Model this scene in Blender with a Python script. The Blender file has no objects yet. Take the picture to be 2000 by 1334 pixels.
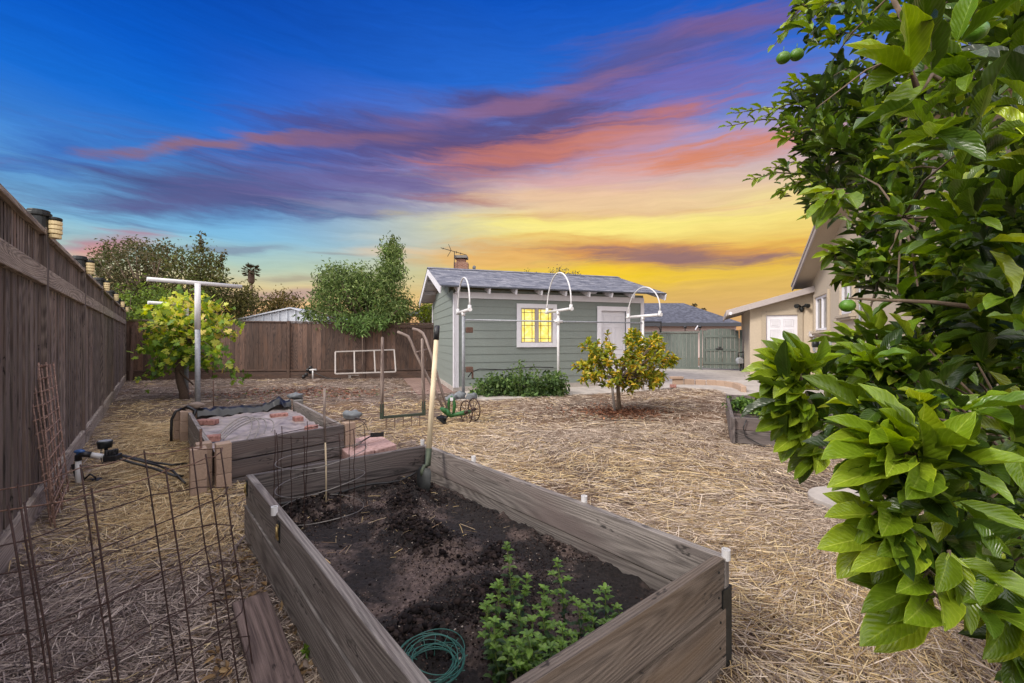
import bpy, math, random
import numpy as np
from mathutils import Vector, Matrix, noise
random.seed(7); rng = np.random.default_rng(11)
S = bpy.context.scene
# ------------------------------------------------------------------ camera, sky, sun
F, CX, HY, H = 830.0, 1000.0, 660.0, 1.3
def at(px, py, Y): return Vector(((px-CX)/F*Y, Y, H+(HY-py)/F*Y))
def G(px, py, z=0.0):
    Y = (H-z)*F/(py-HY); return Vector(((px-CX)/F*Y, Y, z))
cam = bpy.data.objects.new('camera', bpy.data.cameras.new('camera'))
S.collection.objects.link(cam); S.camera = cam
cam.location = (0, 0, H); cam.rotation_euler = (math.pi/2, 0, 0)
cam.data.sensor_width = 36; cam.data.lens = 36*F/2000; cam.data.shift_y = -7/2000
cam.data.clip_start = .05; cam.data.clip_end = 3000
S.view_settings.view_transform = 'Standard'; S.view_settings.look = 'None'
S.view_settings.gamma = 1; S.view_settings.exposure = 0.0
S.cycles.max_bounces = 6; S.cycles.transparent_max_bounces = 8
try: S.cycles.use_denoising = True
except Exception: pass

def srgb(r, g, b):
    return tuple(((c/255)/12.92 if c/255 <= .04045 else ((c/255+.055)/1.055)**2.4) for c in (r, g, b))
def azel(px, py):
    return math.atan((px-CX)/F), math.atan((HY-py)/math.hypot(F, px-CX))

W = bpy.data.worlds.new('World'); S.world = W; W.use_nodes = True
nt = W.node_tree; N = nt.nodes; Lk = nt.links; N.clear()
def nd(t, **k):
    n = N.new(t)
    for a, b in k.items(): setattr(n, a, b)
    return n
def mth(op, a, b=None, c=None, clamp=False):
    n = nd('ShaderNodeMath', operation=op, use_clamp=clamp)
    for i, v in enumerate((a, b, c)):
        if v is None: continue
        if isinstance(v, (int, float)): n.inputs[i].default_value = v
        else: Lk.new(v, n.inputs[i])
    return n.outputs[0]
def mixc(f, a, b):
    n = nd('ShaderNodeMix', data_type='RGBA')
    for i, v in ((0, f), (6, a), (7, b)):
        if isinstance(v, (int, float)): n.inputs[i].default_value = v
        elif isinstance(v, tuple): n.inputs[i].default_value = (*v[:3], 1)
        else: Lk.new(v, n.inputs[i])
    return n.outputs[2]
def sstep(v, lo, hi):
    n = nd('ShaderNodeMapRange', interpolation_type='SMOOTHSTEP')
    Lk.new(v, n.inputs[0]); n.inputs[1].default_value = lo; n.inputs[2].default_value = hi
    return n.outputs[0]
tc = nd('ShaderNodeTexCoord'); sep = nd('ShaderNodeSeparateXYZ'); Lk.new(tc.outputs['Generated'], sep.inputs[0])
az = mth('ARCTAN2', sep.outputs[0], sep.outputs[1]); el = mth('ARCSINE', sep.outputs[2])
cmb = nd('ShaderNodeCombineXYZ'); Lk.new(az, cmb.inputs[0]); Lk.new(el, cmb.inputs[1])
def noi(vec, sx, sy, rot, sc, det=4, rough=.55, dist=0, off=0, color=False):
    m = nd('ShaderNodeMapping'); Lk.new(vec, m.inputs[0])
    m.inputs['Location'].default_value = (off, off*.7, 0); m.inputs['Rotation'].default_value = (0, 0, rot); m.inputs['Scale'].default_value = (sx, sy, 1)
    n = nd('ShaderNodeTexNoise'); Lk.new(m.outputs[0], n.inputs[0])
    n.inputs['Scale'].default_value = sc; n.inputs['Detail'].default_value = det; n.inputs['Roughness'].default_value = rough
    n.inputs['Distortion'].default_value = dist
    return n.outputs[1 if color else 0]
wn = noi(cmb.outputs[0], 1, 3.2, -.15, 2.2, 4, .55, 0, 3.1, True)
vm = nd('ShaderNodeVectorMath', operation='SUBTRACT'); Lk.new(wn, vm.inputs[0]); vm.inputs[1].default_value = (.5, .5, .5)
vs = nd('ShaderNodeVectorMath', operation='MULTIPLY'); Lk.new(vm.outputs[0], vs.inputs[0]); vs.inputs[1].default_value = (.16, .05, 0)
va = nd('ShaderNodeVectorMath', operation='ADD'); Lk.new(cmb.outputs[0], va.inputs[0]); Lk.new(vs.outputs[0], va.inputs[1])
wn2 = noi(va.outputs[0], 1, 4, -.15, 7.5, 5, .6, 0, 8.3, True)
vm2 = nd('ShaderNodeVectorMath', operation='SUBTRACT'); Lk.new(wn2, vm2.inputs[0]); vm2.inputs[1].default_value = (.5, .5, .5)
vs2 = nd('ShaderNodeVectorMath', operation='MULTIPLY'); Lk.new(vm2.outputs[0], vs2.inputs[0]); vs2.inputs[1].default_value = (.05, .022, 0)
va2 = nd('ShaderNodeVectorMath', operation='ADD'); Lk.new(va.outputs[0], va2.inputs[0]); Lk.new(vs2.outputs[0], va2.inputs[1])
P = va2.outputs[0]
sepP = nd('ShaderNodeSeparateXYZ'); Lk.new(P, sepP.inputs[0]); wel = sepP.outputs[1]
def ramp(v, stops, lo=0, hi=.75):
    mr = nd('ShaderNodeMapRange'); Lk.new(v, mr.inputs[0]); mr.inputs[1].default_value = lo; mr.inputs[2].default_value = hi
    r = nd('ShaderNodeValToRGB'); Lk.new(mr.outputs[0], r.inputs[0]); e = r.color_ramp.elements
    while len(e) < len(stops): e.new(.5)
    for i, (p, c) in enumerate(sorted(stops)):
        e[i].position = (p-lo)/(hi-lo); e[i].color = (*srgb(*c), 1)
    return r.outputs[0]
rl = ramp(wel, [(0, (225, 170, 130)), (.06, (238, 190, 140)), (.10, (228, 205, 150)), (.145, (180, 205, 190)), (.20, (130, 190, 225)), (.26, (95, 160, 220)), (.33, (60, 128, 212)), (.40, (24, 108, 212)), (.48, (12, 92, 202)), (.60, (6, 72, 176)), (.75, (4, 56, 148))])
rr = ramp(wel, [(0, (226, 164, 116)), (.06, (220, 176, 112)), (.12, (226, 186, 96)), (.155, (240, 200, 66)), (.20, (240, 206, 110)), (.26, (248, 230, 142)), (.31, (230, 200, 168)), (.38, (184, 164, 196)), (.45, (112, 136, 210)), (.54, (42, 108, 210)), (.68, (16, 84, 192))])
ff = sstep(mth('ADD', az, mth('MULTIPLY', wel, .35)), -.55, .28)
col = mixc(ff, rl, rr)
n1 = noi(P, .9, 8.5, -.14, 2.4, 10, .66, .35, 1.7)
n2 = noi(P, 1.1, 14, -.10, 3.2, 10, .68, .45, 5.3)
n3 = noi(P, .9, 9, -.24, 2.6, 10, .66, .35, 9.1)
nf = mth('ADD', mth('MULTIPLY', n1, .5), mth('MULTIPLY', n2, .5))
# each band: two ends in the photograph's sky turned into azimuth / elevation, half width, colour, strength, noise field
def band(col, p0, p1, hw, rgb, s, nz, rag=1.0):
    a0, e0 = azel(*p0); a1, e1 = azel(*p1)
    c = ((a0+a1)/2, (e0+e1)/2); L = math.hypot(a1-a0, e1-e0)/2; ang = math.atan2(e1-e0, a1-a0)
    m = nd('ShaderNodeMapping', vector_type='TEXTURE'); Lk.new(P, m.inputs[0])
    m.inputs['Location'].default_value = (*c, 0); m.inputs['Rotation'].default_value = (0, 0, ang); m.inputs['Scale'].default_value = (L*1.25, hw/F*1.35, 1)
    l = nd('ShaderNodeVectorMath', operation='LENGTH'); Lk.new(m.outputs[0], l.inputs[0])
    k = mth('ADD', l.outputs['Value'], mth('MULTIPLY', mth('SUBTRACT', nz, .5), 2.4*rag))
    f = mth('MULTIPLY', mth('SUBTRACT', 1.0, sstep(k, .1, 1.15)), s)
    return mixc(f, col, srgb(*rgb))
B = [
 ((420, 285), (760, 330), 60, (52, 84, 165), .6, n1), ((-60, 366), (740, 374), 40, (78, 88, 140), .95, n1), ((120, 392), (560, 396), 14, (96, 96, 146), .8, n2),
 ((-80, 290), (300, 300), 26, (52, 92, 178), .6, n2), ((460, 285), (1320, 110), 50, (84, 80, 138), .9, n1),
 ((1050, 140), (1650, -20), 36, (100, 92, 150), .8, n3), ((700, 335), (1320, 190), 52, (98, 82, 128), .95, n1),
 ((1150, 190), (1600, 110), 36, (124, 104, 170), .7, n2), ((450, 350), (950, 350), 36, (112, 102, 156), .75, n2),
 ((150, 306), (620, 258), 9, (146, 108, 124), .85, n2), ((450, 270), (900, 258), 12, (136, 100, 128), .75, n2),
 ((760, 240), (1300, 110), 15, (150, 108, 140), .65, n3), ((820, 326), (1380, 198), 24, (200, 122, 108), .85, n2),
 ((1040, 305), (1400, 235), 22, (214, 136, 118), .65, n3), ((1120, 326), (1620, 256), 20, (222, 134, 90), .85, n2),
 ((1300, 60), (1620, 0), 18, (150, 100, 140), .35, n3),
 ((900, 350), (1400, 340), 26, (224, 172, 168), .7, n1), ((810, 384), (1030, 398), 9, (176, 124, 124), .9, n2),
 ((960, 424), (1440, 398), 11, (216, 166, 104), .8, n2), ((560, 402), (920, 404), 10, (150, 152, 182), .6, n2),
 ((920, 440), (1500, 446), 30, (255, 240, 138), .85, n1), ((940, 370), (1520, 396), 26, (238, 200, 160), .75, n3),
 ((960, 482), (1660, 486), 27, (222, 146, 80), .9, n1), ((1080, 497), (1560, 501), 17, (150, 116, 116), .95, n2),
 ((900, 537), (1480, 532), 14, (252, 212, 40), .8, n1), ((800, 500), (1130, 515), 18, (238, 182, 104), .75, n1),
 ((60, 482), (340, 460), 14, (180, 134, 154), .85, n2), ((110, 496), (270, 486), 12, (220, 154, 148), .8, n1),
 ((320, 487), (570, 484), 6, (132, 150, 172), .8, n2), ((590, 493), (720, 494), 3, (150, 156, 160), .6, n2),
 ((510, 543), (650, 541), 5, (170, 160, 140), .7, n2), ((430, 577), (660, 570), 12, (180, 150, 156), .8, n2),
 ((640, 486), (830, 488), 9, (236, 202, 160), .6, n1), ((650, 458), (860, 462), 8, (200, 205, 196), .5, n1)]
for b in B: col = band(col, *b)
n4 = noi(P, 1.3, 16, -.12, 5.0, 8, .7, .4, 14.2)
hs = nd('ShaderNodeHueSaturation'); Lk.new(col, hs.inputs['Color']); hs.inputs['Saturation'].default_value = 1.0
Lk.new(mth('ADD', .80, mth('MULTIPLY', n4, .38)), hs.inputs['Value']); col = hs.outputs[0]
# the half of the sky behind the camera and the zenith: unseen, paled and brightened as added soft fill light
pale = (.84, .81, .82)
back = sstep(sep.outputs[1], .15, -.45)
top = sstep(sep.outputs[2], .72, .95)
col = mixc(mth('MAXIMUM', back, top), col, tuple(c*2.5 for c in pale))
low = sstep(sep.outputs[2], 0.0, -.05)
col = mixc(low, col, (.16, .13, .11))
bg = nd('ShaderNodeBackground'); Lk.new(col, bg.inputs[0]); bg.inputs[1].default_value = 1.0
wo = nd('ShaderNodeOutputWorld'); Lk.new(bg.outputs[0], wo.inputs[0])
sun = bpy.data.objects.new('sun', bpy.data.lights.new('sun', 'SUN')); S.collection.objects.link(sun)
sun.data.energy = 3.2; sun.data.angle = math.radians(15); sun.data.color = (1, .93, .84)
sd = Vector((-.66, -.42, .62)); sun.rotation_euler = sd.to_track_quat('Z', 'Y').to_euler()

# ------------------------------------------------------------------ helpers
ROOT = {}
def tag(o, label=None, cat=None, group=None, kind=None):
    if label: o['label'] = label
    if cat: o['category'] = cat
    if group: o['group'] = group
    if kind: o['kind'] = kind
    return o
def thing(name, loc, label, cat, group=None):
    o = bpy.data.objects.new(name, None); S.collection.objects.link(o)
    o.location = loc; o.empty_display_size = .1; ROOT[o.name] = Vector(loc)
    return tag(o, label, cat, group)
def rootloc(p):
    while p.parent: p = p.parent
    return Vector(p.location)
def copy_tree(o, parent=None):
    c = o.copy(); S.collection.objects.link(c); c.parent = parent
    for ch in [x for x in S.objects if x.parent == o]: copy_tree(ch, c)
    return c
class MB:
    def __init__(s): s.v = []; s.f = []; s.uv = []; s.sm = []
    def face(s, idx, uvs, sm=False): s.f.append(idx); s.uv.extend(uvs); s.sm.append(sm)
    def quad(s, a, b, c, d, sm=False):
        i = len(s.v); s.v += [Vector(a), Vector(b), Vector(c), Vector(d)]
        u = (s.v[i+1]-s.v[i]).length; w = (s.v[i+3]-s.v[i]).length; o = random.random()*20
        s.face((i, i+1, i+2, i+3), [(o, o), (o+u, o), (o+u, o+w), (o, o+w)], sm)
    def beam(s, p0, p1, w, h, up=(0, 0, 1)):
        """box from p0 to p1 (axis through its middle), w across, h along up"""
        p0 = Vector(p0); p1 = Vector(p1); d = (p1-p0); L = d.length; d.normalize()
        up = Vector(up); x = d.cross(up)
        if x.length < 1e-4: up = Vector((0, 1, 0)); x = d.cross(up)
        x.normalize(); z = x.cross(d).normalized()
        i = len(s.v); a, b = x*w/2, z*h/2
        for p in (p0, p1): s.v += [p-a-b, p+a-b, p+a+b, p-a+b]
        o = random.random()*30; q = random.random()*30
        for k, (j, l) in enumerate(((0, 1), (1, 2), (2, 3), (3, 0))):
            e = w if k % 2 == 0 else h; q0 = q+k*.37
            s.face((i+j, i+l, i+4+l, i+4+j), [(o, q0), (o, q0+e), (o+L, q0+e), (o+L, q0)])
        s.face((i+3, i+2, i+1, i), [(o, q), (o, q+w), (o+h*.3, q+w), (o+h*.3, q)])
        s.face((i+4, i+5, i+6, i+7), [(o, q), (o, q+w), (o+h*.3, q+w), (o+h*.3, q)])
        return s
    def tube(s, pts, r, n=8, closed=False, cap=True):
        pts = [Vector(p) for p in pts]; m = len(pts)
        rs = r if isinstance(r, (list, tuple)) else [r]*m
        t0 = (pts[1]-pts[0]).normalized(); ref = Vector((0, 0, 1)) if abs(t0.z) < .9 else Vector((1, 0, 0))
        x = t0.cross(ref).normalized(); i0 = len(s.v); L = 0; o = random.random()*20; Ls = []
        for k, p in enumerate(pts):
            if closed: t = pts[(k+1) % m]-pts[k-1]
            else: t = pts[min(k+1, m-1)]-pts[max(k-1, 0)]
            if t.length < 1e-9: t = t0.copy()
            t.normalize(); x = x-t*x.dot(t)
            if x.length < 1e-6: x = t.orthogonal()
            x.normalize(); y = t.cross(x)
            if k: L += (p-pts[k-1]).length
            Ls.append(L)
            for j in range(n):
                a = 2*math.pi*j/n; s.v.append(p+(x*math.cos(a)+y*math.sin(a))*rs[k])
        for k in range(m if closed else m-1):
            k2 = (k+1) % m; l0 = Ls[k]+o; l1 = Ls[k2]+o if k2 else l0+.05
            for j in range(n):
                j2 = (j+1) % n; c = 2*math.pi*rs[k]
                s.face((i0+k*n+j, i0+k*n+j2, i0+k2*n+j2, i0+k2*n+j), [(l0, c*j/n), (l0, c*(j+1)/n), (l1, c*(j+1)/n), (l1, c*j/n)], True)
        if cap and not closed and n > 2:
            s.face(tuple(i0+j for j in range(n-1, -1, -1)), [(o, 0)]*n)
            s.face(tuple(i0+(m-1)*n+j for j in range(n)), [(o, 0)]*n)
        return s
    def cyl(s, p0, p1, r, n=12): return s.tube([p0, p1], r, n)
    def prism(s, poly, z0, z1):
        """vertical prism over a list of (x, y)"""
        i = len(s.v); m = len(poly); o = random.random()*5
        for z in (z0, z1): s.v += [Vector((p[0], p[1], z)) for p in poly]
        l = 0
        for k in range(m):
            j = (k+1) % m; e = math.dist(poly[k][:2], poly[j][:2])
            s.face((i+k, i+j, i+m+j, i+m+k), [(o+l, 0), (o+l+e, 0), (o+l+e, z1-z0), (o+l, z1-z0)]); l += e
        s.face(tuple(range(i+m, i+2*m)), [(p[0]+o, p[1]) for p in poly])
        s.face(tuple(range(i+m-1, i-1, -1)), [(p[0]+o, p[1]) for p in reversed(poly)])
        return s
    def blob(s, c, r, seed=0, rough=.2, n=10, m=7):
        c = Vector(c); r = r if isinstance(r, (tuple, list)) else (r, r, r); i = len(s.v)
        for a in range(m+1):
            th = math.pi*a/m
            for b in range(n):
                ph = 2*math.pi*b/n; d = Vector((math.sin(th)*math.cos(ph), math.sin(th)*math.sin(ph), math.cos(th)))
                k = 1+rough*noise.noise(d*1.4+Vector((seed*3.7, seed, 1)))
                s.v.append(c+Vector((d.x*r[0]*k, d.y*r[1]*k, d.z*r[2]*k)))
        for a in range(m):
            for b in range(n):
                b2 = (b+1) % n
                s.face((i+a*n+b, i+(a+1)*n+b, i+(a+1)*n+b2, i+a*n+b2), [(0, 0), (0, 1), (1, 1), (1, 0)], True)
        return s
    def build(s, name, mat, parent=None, bevel=0, label=None):
        me = bpy.data.meshes.new(name)
        if parent is not None: off = rootloc(parent)
        else:
            a = np.array([tuple(v) for v in s.v]); off = Vector((float(a[:, 0].mean()), float(a[:, 1].mean()), float(a[:, 2].min())))
        me.from_pydata([tuple(v-off) for v in s.v], [], s.f)
        uvl = me.uv_layers.new(name='UVMap'); uvl.data.foreach_set('uv', [c for u in s.uv for c in u])
        me.polygons.foreach_set('use_smooth', s.sm); me.materials.append(mat); me.update()
        o = bpy.data.objects.new(name, me); S.collection.objects.link(o)
        if parent is not None: o.parent = parent
        else: o.location = off
        if bevel:
            b = o.modifiers.new('bevel', 'BEVEL'); b.width = bevel; b.segments = 2; b.limit_method = 'ANGLE'; b.angle_limit = .9
        if label: o['label'] = label
        return o

# leaf / strand meshes made with numpy: one template placed many times
def tmpl(nt_, na, prof, fold=.25, curl=.25, wav=.0):
    V = []; Fc = []; U = []
    for i in range(nt_):
        t = i/(nt_-1); w = prof(t)
        for j in range(na):
            a = -1+2*j/(na-1)
            V.append((a*w, t, abs(a)*w*fold-curl*t*t+wav*math.sin(t*16+a*2)*abs(a)*w)); U.append((a*.5+.5, t))
    for i in range(nt_-1):
        for j in range(na-1):
            k = i*na+j; Fc.append((k, k+1, k+na+1, k+na))
    return np.array(V), np.array(Fc), np.array(U)
ov = lambda t: max(.02, math.sin(math.pi*t**1.05)**.72)*.5 if 0 < t < 1 else .02
T_HI = tmpl(10, 5, ov, .30, .14, .07)
T_MID = tmpl(5, 3, ov, .4, .25)
T_LO = tmpl(3, 3, lambda t: (.03, .5, .03)[int(round(t*2))], .35, .2)
def lobed():
    rim = [(0, .08), (.34, -.16), (.60, .08), (.30, .26), (.86, .55), (.27, .56), (.36, .92), (0, 1.2)]
    V = [(0, .35, .06)] + [(x, y, -.10*abs(x)) for x, y in rim] + [(-x, y, -.10*abs(x)) for x, y in rim[-2:0:-1]]
    Fc = []; n = len(V)-1
    for k in range(0, n, 2): Fc.append((0, 1+k, 1+(k+1) % n, 1+(k+2) % n))
    return np.array(V), np.array(Fc), np.array([(v[0]*.5+.5, v[1]) for v in V])
T_VINE = lobed()
def norm(a): return a/np.maximum(1e-9, np.linalg.norm(a, axis=1, keepdims=True))
def place(name, T, Pp, D, Nn, L, Wd, C, mat, parent=None):
    V, Fc, U = T; n = len(Pp); D = norm(D); X = norm(np.cross(D, Nn)); Z = np.cross(X, D)
    L = np.asarray(L).reshape(-1, 1, 1); Wd = np.asarray(Wd).reshape(-1, 1, 1)
    vv = Pp[:, None, :] + X[:, None, :]*V[None, :, 0:1]*Wd + D[:, None, :]*V[None, :, 1:2]*L + Z[:, None, :]*V[None, :, 2:3]*(L if T is not T_VINE else Wd)
    off = np.array(rootloc(parent)) if parent is not None else np.array([Pp[:, 0].mean(), Pp[:, 1].mean(), Pp[:, 2].min()])
    vv = (vv-off).reshape(-1, 3).astype(np.float32); m = len(V); k = Fc.shape[1]
    idx = (Fc[None]+(np.arange(n)*m)[:, None, None]).reshape(-1).astype(np.int32)
    me = bpy.data.meshes.new(name); me.vertices.add(len(vv)); me.vertices.foreach_set('co', vv.ravel())
    nf_ = len(idx)//k; me.loops.add(len(idx)); me.loops.foreach_set('vertex_index', idx)
    me.polygons.add(nf_); me.polygons.foreach_set('loop_start', np.arange(nf_, dtype=np.int32)*k)
    try: me.polygons.foreach_set('loop_total', np.full(nf_, k, dtype=np.int32))
    except Exception: pass
    me.update(calc_edges=True)
    me.polygons.foreach_set('use_smooth', np.ones(nf_, dtype=bool))
    uv = me.uv_layers.new(name='UVMap'); uv.data.foreach_set('uv', np.tile(U[Fc.reshape(-1)], (n, 1)).astype(np.float32).ravel())
    ca = me.color_attributes.new('Col', 'FLOAT_COLOR', 'POINT')
    cc = np.ones((n, m, 4), dtype=np.float32); cc[:, :, :3] = np.asarray(C)[:, None, :]; ca.data.foreach_set('color', cc.ravel())
    me.materials.append(mat); o = bpy.data.objects.new(name, me); S.collection.objects.link(o)
    if parent is not None: o.parent = parent
    else: o.location = off
    return o
def rdir(n, zb=0.0):
    d = rng.normal(size=(n, 3)); d[:, 2] += zb; return norm(d)
def pick(cols, n, jit=.18, w=None):
    c = np.array([srgb(*x) for x in cols]); k = rng.choice(len(c), n, p=w)
    return np.clip(c[k]*(1+rng.normal(0, jit, (n, 1))), .002, 1)
def inpoly(px, py, poly):
    ins = np.zeros(len(px), bool); n = len(poly)
    for i in range(n):
        x0, y0 = poly[i]; x1, y1 = poly[(i+1) % n]
        c = ((y0 > py) != (y1 > py)) & (px < (x1-x0)*(py-y0)/(y1-y0+1e-12)+x0); ins ^= c
    return ins
def samp(poly, n):
    p = np.array(poly, float); out = np.zeros((0, 2))
    while len(out) < n:
        q = rng.uniform(p.min(0), p.max(0), (n*2, 2)); out = np.vstack([out, q[inpoly(q[:, 0], q[:, 1], poly)]])
    return out[:n]

# ------------------------------------------------------------------ materials
def newmat(name):
    m = bpy.data.materials.new(name); m.use_nodes = True; t = m.node_tree; t.nodes.clear()
    o = t.nodes.new('ShaderNodeOutputMaterial'); b = t.nodes.new('ShaderNodeBsdfPrincipled'); t.links.new(b.outputs[0], o.inputs[0])
    return m, t, b, o
class NT:
    def __init__(s, t): s.t = t
    def n(s, ty, **k):
        x = s.t.nodes.new(ty)
        for a, b in k.items(): setattr(x, a, b)
        return x
    def set(s, sock, v):
        if isinstance(v, bpy.types.NodeSocket): s.t.links.new(v, sock)
        elif isinstance(v, tuple) and sock.type == 'RGBA': sock.default_value = (*v[:3], 1)
        else: sock.default_value = v
    def coord(s, kind='Object', scale=(1, 1, 1), rot=(0, 0, 0)):
        c = s.n('ShaderNodeTexCoord'); m = s.n('ShaderNodeMapping'); s.set(m.inputs[0], c.outputs[kind])
        m.inputs['Scale'].default_value = scale; m.inputs['Rotation'].default_value = rot; return m.outputs[0]
    def noise(s, vec, sc, det=4, rough=.55, dist=0, out=0):
        x = s.n('ShaderNodeTexNoise'); s.set(x.inputs[0], vec); x.inputs['Scale'].default_value = sc; x.inputs['Detail'].default_value = det
        x.inputs['Roughness'].default_value = rough; x.inputs['Distortion'].default_value = dist; return x.outputs[out]
    def ramp(s, v, stops):
        r = s.n('ShaderNodeValToRGB'); s.set(r.inputs[0], v); e = r.color_ramp.elements
        while len(e) < len(stops): e.new(.5)
        for i, (p, c) in enumerate(stops):
            e[i].position = p; e[i].color = (*(c if isinstance(c, tuple) else (c, c, c)), 1)
        return r.outputs[0]
    def mix(s, f, a, b, mode='MIX'):
        x = s.n('ShaderNodeMix', data_type='RGBA', blend_type=mode); s.set(x.inputs[0], f); s.set(x.inputs[6], a); s.set(x.inputs[7], b); return x.outputs[2]
    def math(s, op, a, b=0.0, clamp=False):
        x = s.n('ShaderNodeMath', operation=op, use_clamp=clamp); s.set(x.inputs[0], a); s.set(x.inputs[1], b); return x.outputs[0]
    def bump(s, h, strength=.5, dist=.01, prev=None):
        x = s.n('ShaderNodeBump'); s.set(x.inputs['Height'], h); x.inputs['Strength'].default_value = strength; x.inputs['Distance'].default_value = dist
        if prev: s.set(x.inputs['Normal'], prev)
        return x.outputs[0]
    def island(s): return s.n('ShaderNodeNewGeometry').outputs['Random Per Island']
    def hsv(s, c, h=.5, sat=1.0, v=1.0):
        x = s.n('ShaderNodeHueSaturation'); s.set(x.inputs['Color'], c); s.set(x.inputs['Hue'], h); s.set(x.inputs['Saturation'], sat); s.set(x.inputs['Value'], v); return x.outputs[0]
def m_wood(name, dark, light, warm=None, rough=.8, gs=1.0, jit=.35, bump=.5, knots=True):
    m, t, b, o = newmat(name); q = NT(t)
    big = q.noise(q.coord('UV', (.7*gs, 5*gs, 1)), 1.6, 3, .5, .3)
    lowf = q.noise(q.coord('UV', (.45*gs, 4.5*gs, 1)), 1.0, 1, .4, .2)
    ring = q.math('ADD', .5, q.math('MULTIPLY', q.math('SINE', q.math('MULTIPLY', lowf, 190.0)), .5))
    fine = q.noise(q.coord('UV', (3*gs, 220*gs, 1)), 2, 5, .75, .1)
    mid_ = q.noise(q.coord('UV', (1.4*gs, 62*gs, 1)), 2, 6, .7, .15)
    g = q.math('ADD', q.math('ADD', q.math('MULTIPLY', big, .22), q.math('MULTIPLY', ring, .10)), q.math('ADD', q.math('MULTIPLY', mid_, .40), q.math('MULTIPLY', fine, .32)))
    c = q.ramp(g, [(.41, srgb(*dark)), (.51, tuple((x+y)/2*.92 for x, y in zip(srgb(*dark), srgb(*light)))), (.63, srgb(*light))])
    if warm: c = q.mix(q.ramp(q.noise(q.coord('UV', (.7, 3, 1)), 1.6, 3), [(.48, 0.0), (.68, .75)]), c, srgb(*warm))
    if knots:
        v = q.n('ShaderNodeTexVoronoi'); v.voronoi_dimensions = '2D'; wv = q.n('ShaderNodeVectorMath', operation='ADD'); q.set(wv.inputs[0], q.coord('UV', (2.0, 5.0, 1))); q.set(wv.inputs[1], q.noise(q.coord('UV', (12, 40, 1)), 1.0, 2, .5, 0, 1)); q.set(v.inputs[0], wv.outputs[0]); v.inputs['Scale'].default_value = 1.0
        c = q.mix(q.ramp(v.outputs[0], [(.03, .9), (.055, .45), (.11, 0.0)]), c, tuple(x*.35 for x in srgb(*dark)))
    c = q.hsv(c, .5, 1.0, q.math('ADD', 1-jit/2, q.math('MULTIPLY', q.island(), jit)))
    q.set(b.inputs['Base Color'], c); q.set(b.inputs['Roughness'], rough)
    q.set(b.inputs['Normal'], q.bump(q.math('ADD', fine, q.math('ADD', q.math('MULTIPLY', mid_, .8), q.math('MULTIPLY', ring, .25))), bump, .004))
    return m
def m_plain(name, c, rough=.5, metal=0.0, var=.15, sc=30, bump=.1, c2=None, spec=.5, dirt=0.0):
    m, t, b, o = newmat(name); q = NT(t); vec = q.coord('Object')
    n = q.noise(vec, sc, 5, .6); base = q.ramp(n, [(.3, tuple(x*(1-var) for x in srgb(*c))), (.7, tuple(min(1, x*(1+var)) for x in (srgb(*(c2 or c)))))])
    if dirt: base = q.mix(q.math('MULTIPLY', q.ramp(q.noise(vec, 3, 6, .7), [(.45, 0.0), (.7, 1.0)]), dirt), base, srgb(96, 84, 70))
    base = q.hsv(base, .5, 1.0, q.math('ADD', .9, q.math('MULTIPLY', q.n('ShaderNodeObjectInfo').outputs['Random'], .2)))
    q.set(b.inputs['Base Color'], base); b.inputs['Roughness'].default_value = rough; b.inputs['Metallic'].default_value = metal
    b.inputs['Specular IOR Level'].default_value = spec
    if bump: q.set(b.inputs['Normal'], q.bump(n, bump, .004))
    return m
def m_attr(name, rough=.6, trans=0.0, spec=.4, veins=False, bump=0.0):
    m, t, b, o = newmat(name); q = NT(t)
    a = q.n('ShaderNodeVertexColor'); a.layer_name = 'Col'; c = a.outputs[0]
    if veins:
        s_ = q.n('ShaderNodeSeparateXYZ'); q.set(s_.inputs[0], q.coord('UV')); ax = q.math('ABSOLUTE', q.math('SUBTRACT', s_.outputs[0], .5))
        mid = q.ramp(ax, [(.0, .8), (.035, 0.0)])
        w = q.math('SINE', q.math('MULTIPLY', q.math('SUBTRACT', s_.outputs[1], q.math('MULTIPLY', ax, .7)), 62.0))
        vn = q.ramp(w, [(.86, 0.0), (1.0, .28)])
        mot = q.noise(q.coord('Object'), 60, 3)
        c = q.mix(q.math('MAXIMUM', mid, vn), c, q.hsv(c, .48, .9, 1.9))
        edge = q.ramp(ax, [(.46, 0.0), (.5, .55)]); c = q.mix(edge, c, q.hsv(c, .48, 1.0, 2.1))
        c = q.hsv(c, .5, 1.0, q.math('ADD', .62, q.math('MULTIPLY', mot, .76)))
        q.set(b.inputs['Normal'], q.bump(q.math('ADD', q.math('MULTIPLY', w, .5), mot), .35, .0012))
    q.set(b.inputs['Base Color'], c); b.inputs['Roughness'].default_value = rough; b.inputs['Specular IOR Level'].default_value = spec
    if trans:
        tr = q.n('ShaderNodeBsdfTranslucent'); q.set(tr.inputs[0], q.hsv(c, .485, 1.1, 1.5))
        mx = q.n('ShaderNodeMixShader'); mx.inputs[0].default_value = trans
        q.set(mx.inputs[1], b.outputs[0]); q.set(mx.inputs[2], tr.outputs[0]); q.set(o.inputs[0], mx.outputs[0])
    return m
def m_emit(name, c, s=1.0):
    m, t, b, o = newmat(name); b.inputs['Base Color'].default_value = (*srgb(*c), 1); b.inputs['Emission Color'].default_value = (*srgb(*c), 1); b.inputs['Emission Strength'].default_value = s
    return m
M = {}
M['fence'] = m_wood('weathered_fence_wood', (56, 46, 43), (152, 136, 126), warm=(112, 90, 78), jit=.75, bump=.9)
M['fence_shade'] = m_wood('shade_toned_fence_wood', (28, 24, 23), (64, 54, 50), jit=.4, bump=.9)  # backing boards: shade of the gaps put into the wood colour
M['fence_rail'] = m_wood('pale_rail_wood', (104, 90, 80), (196, 180, 164), jit=.3, bump=.9)
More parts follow.
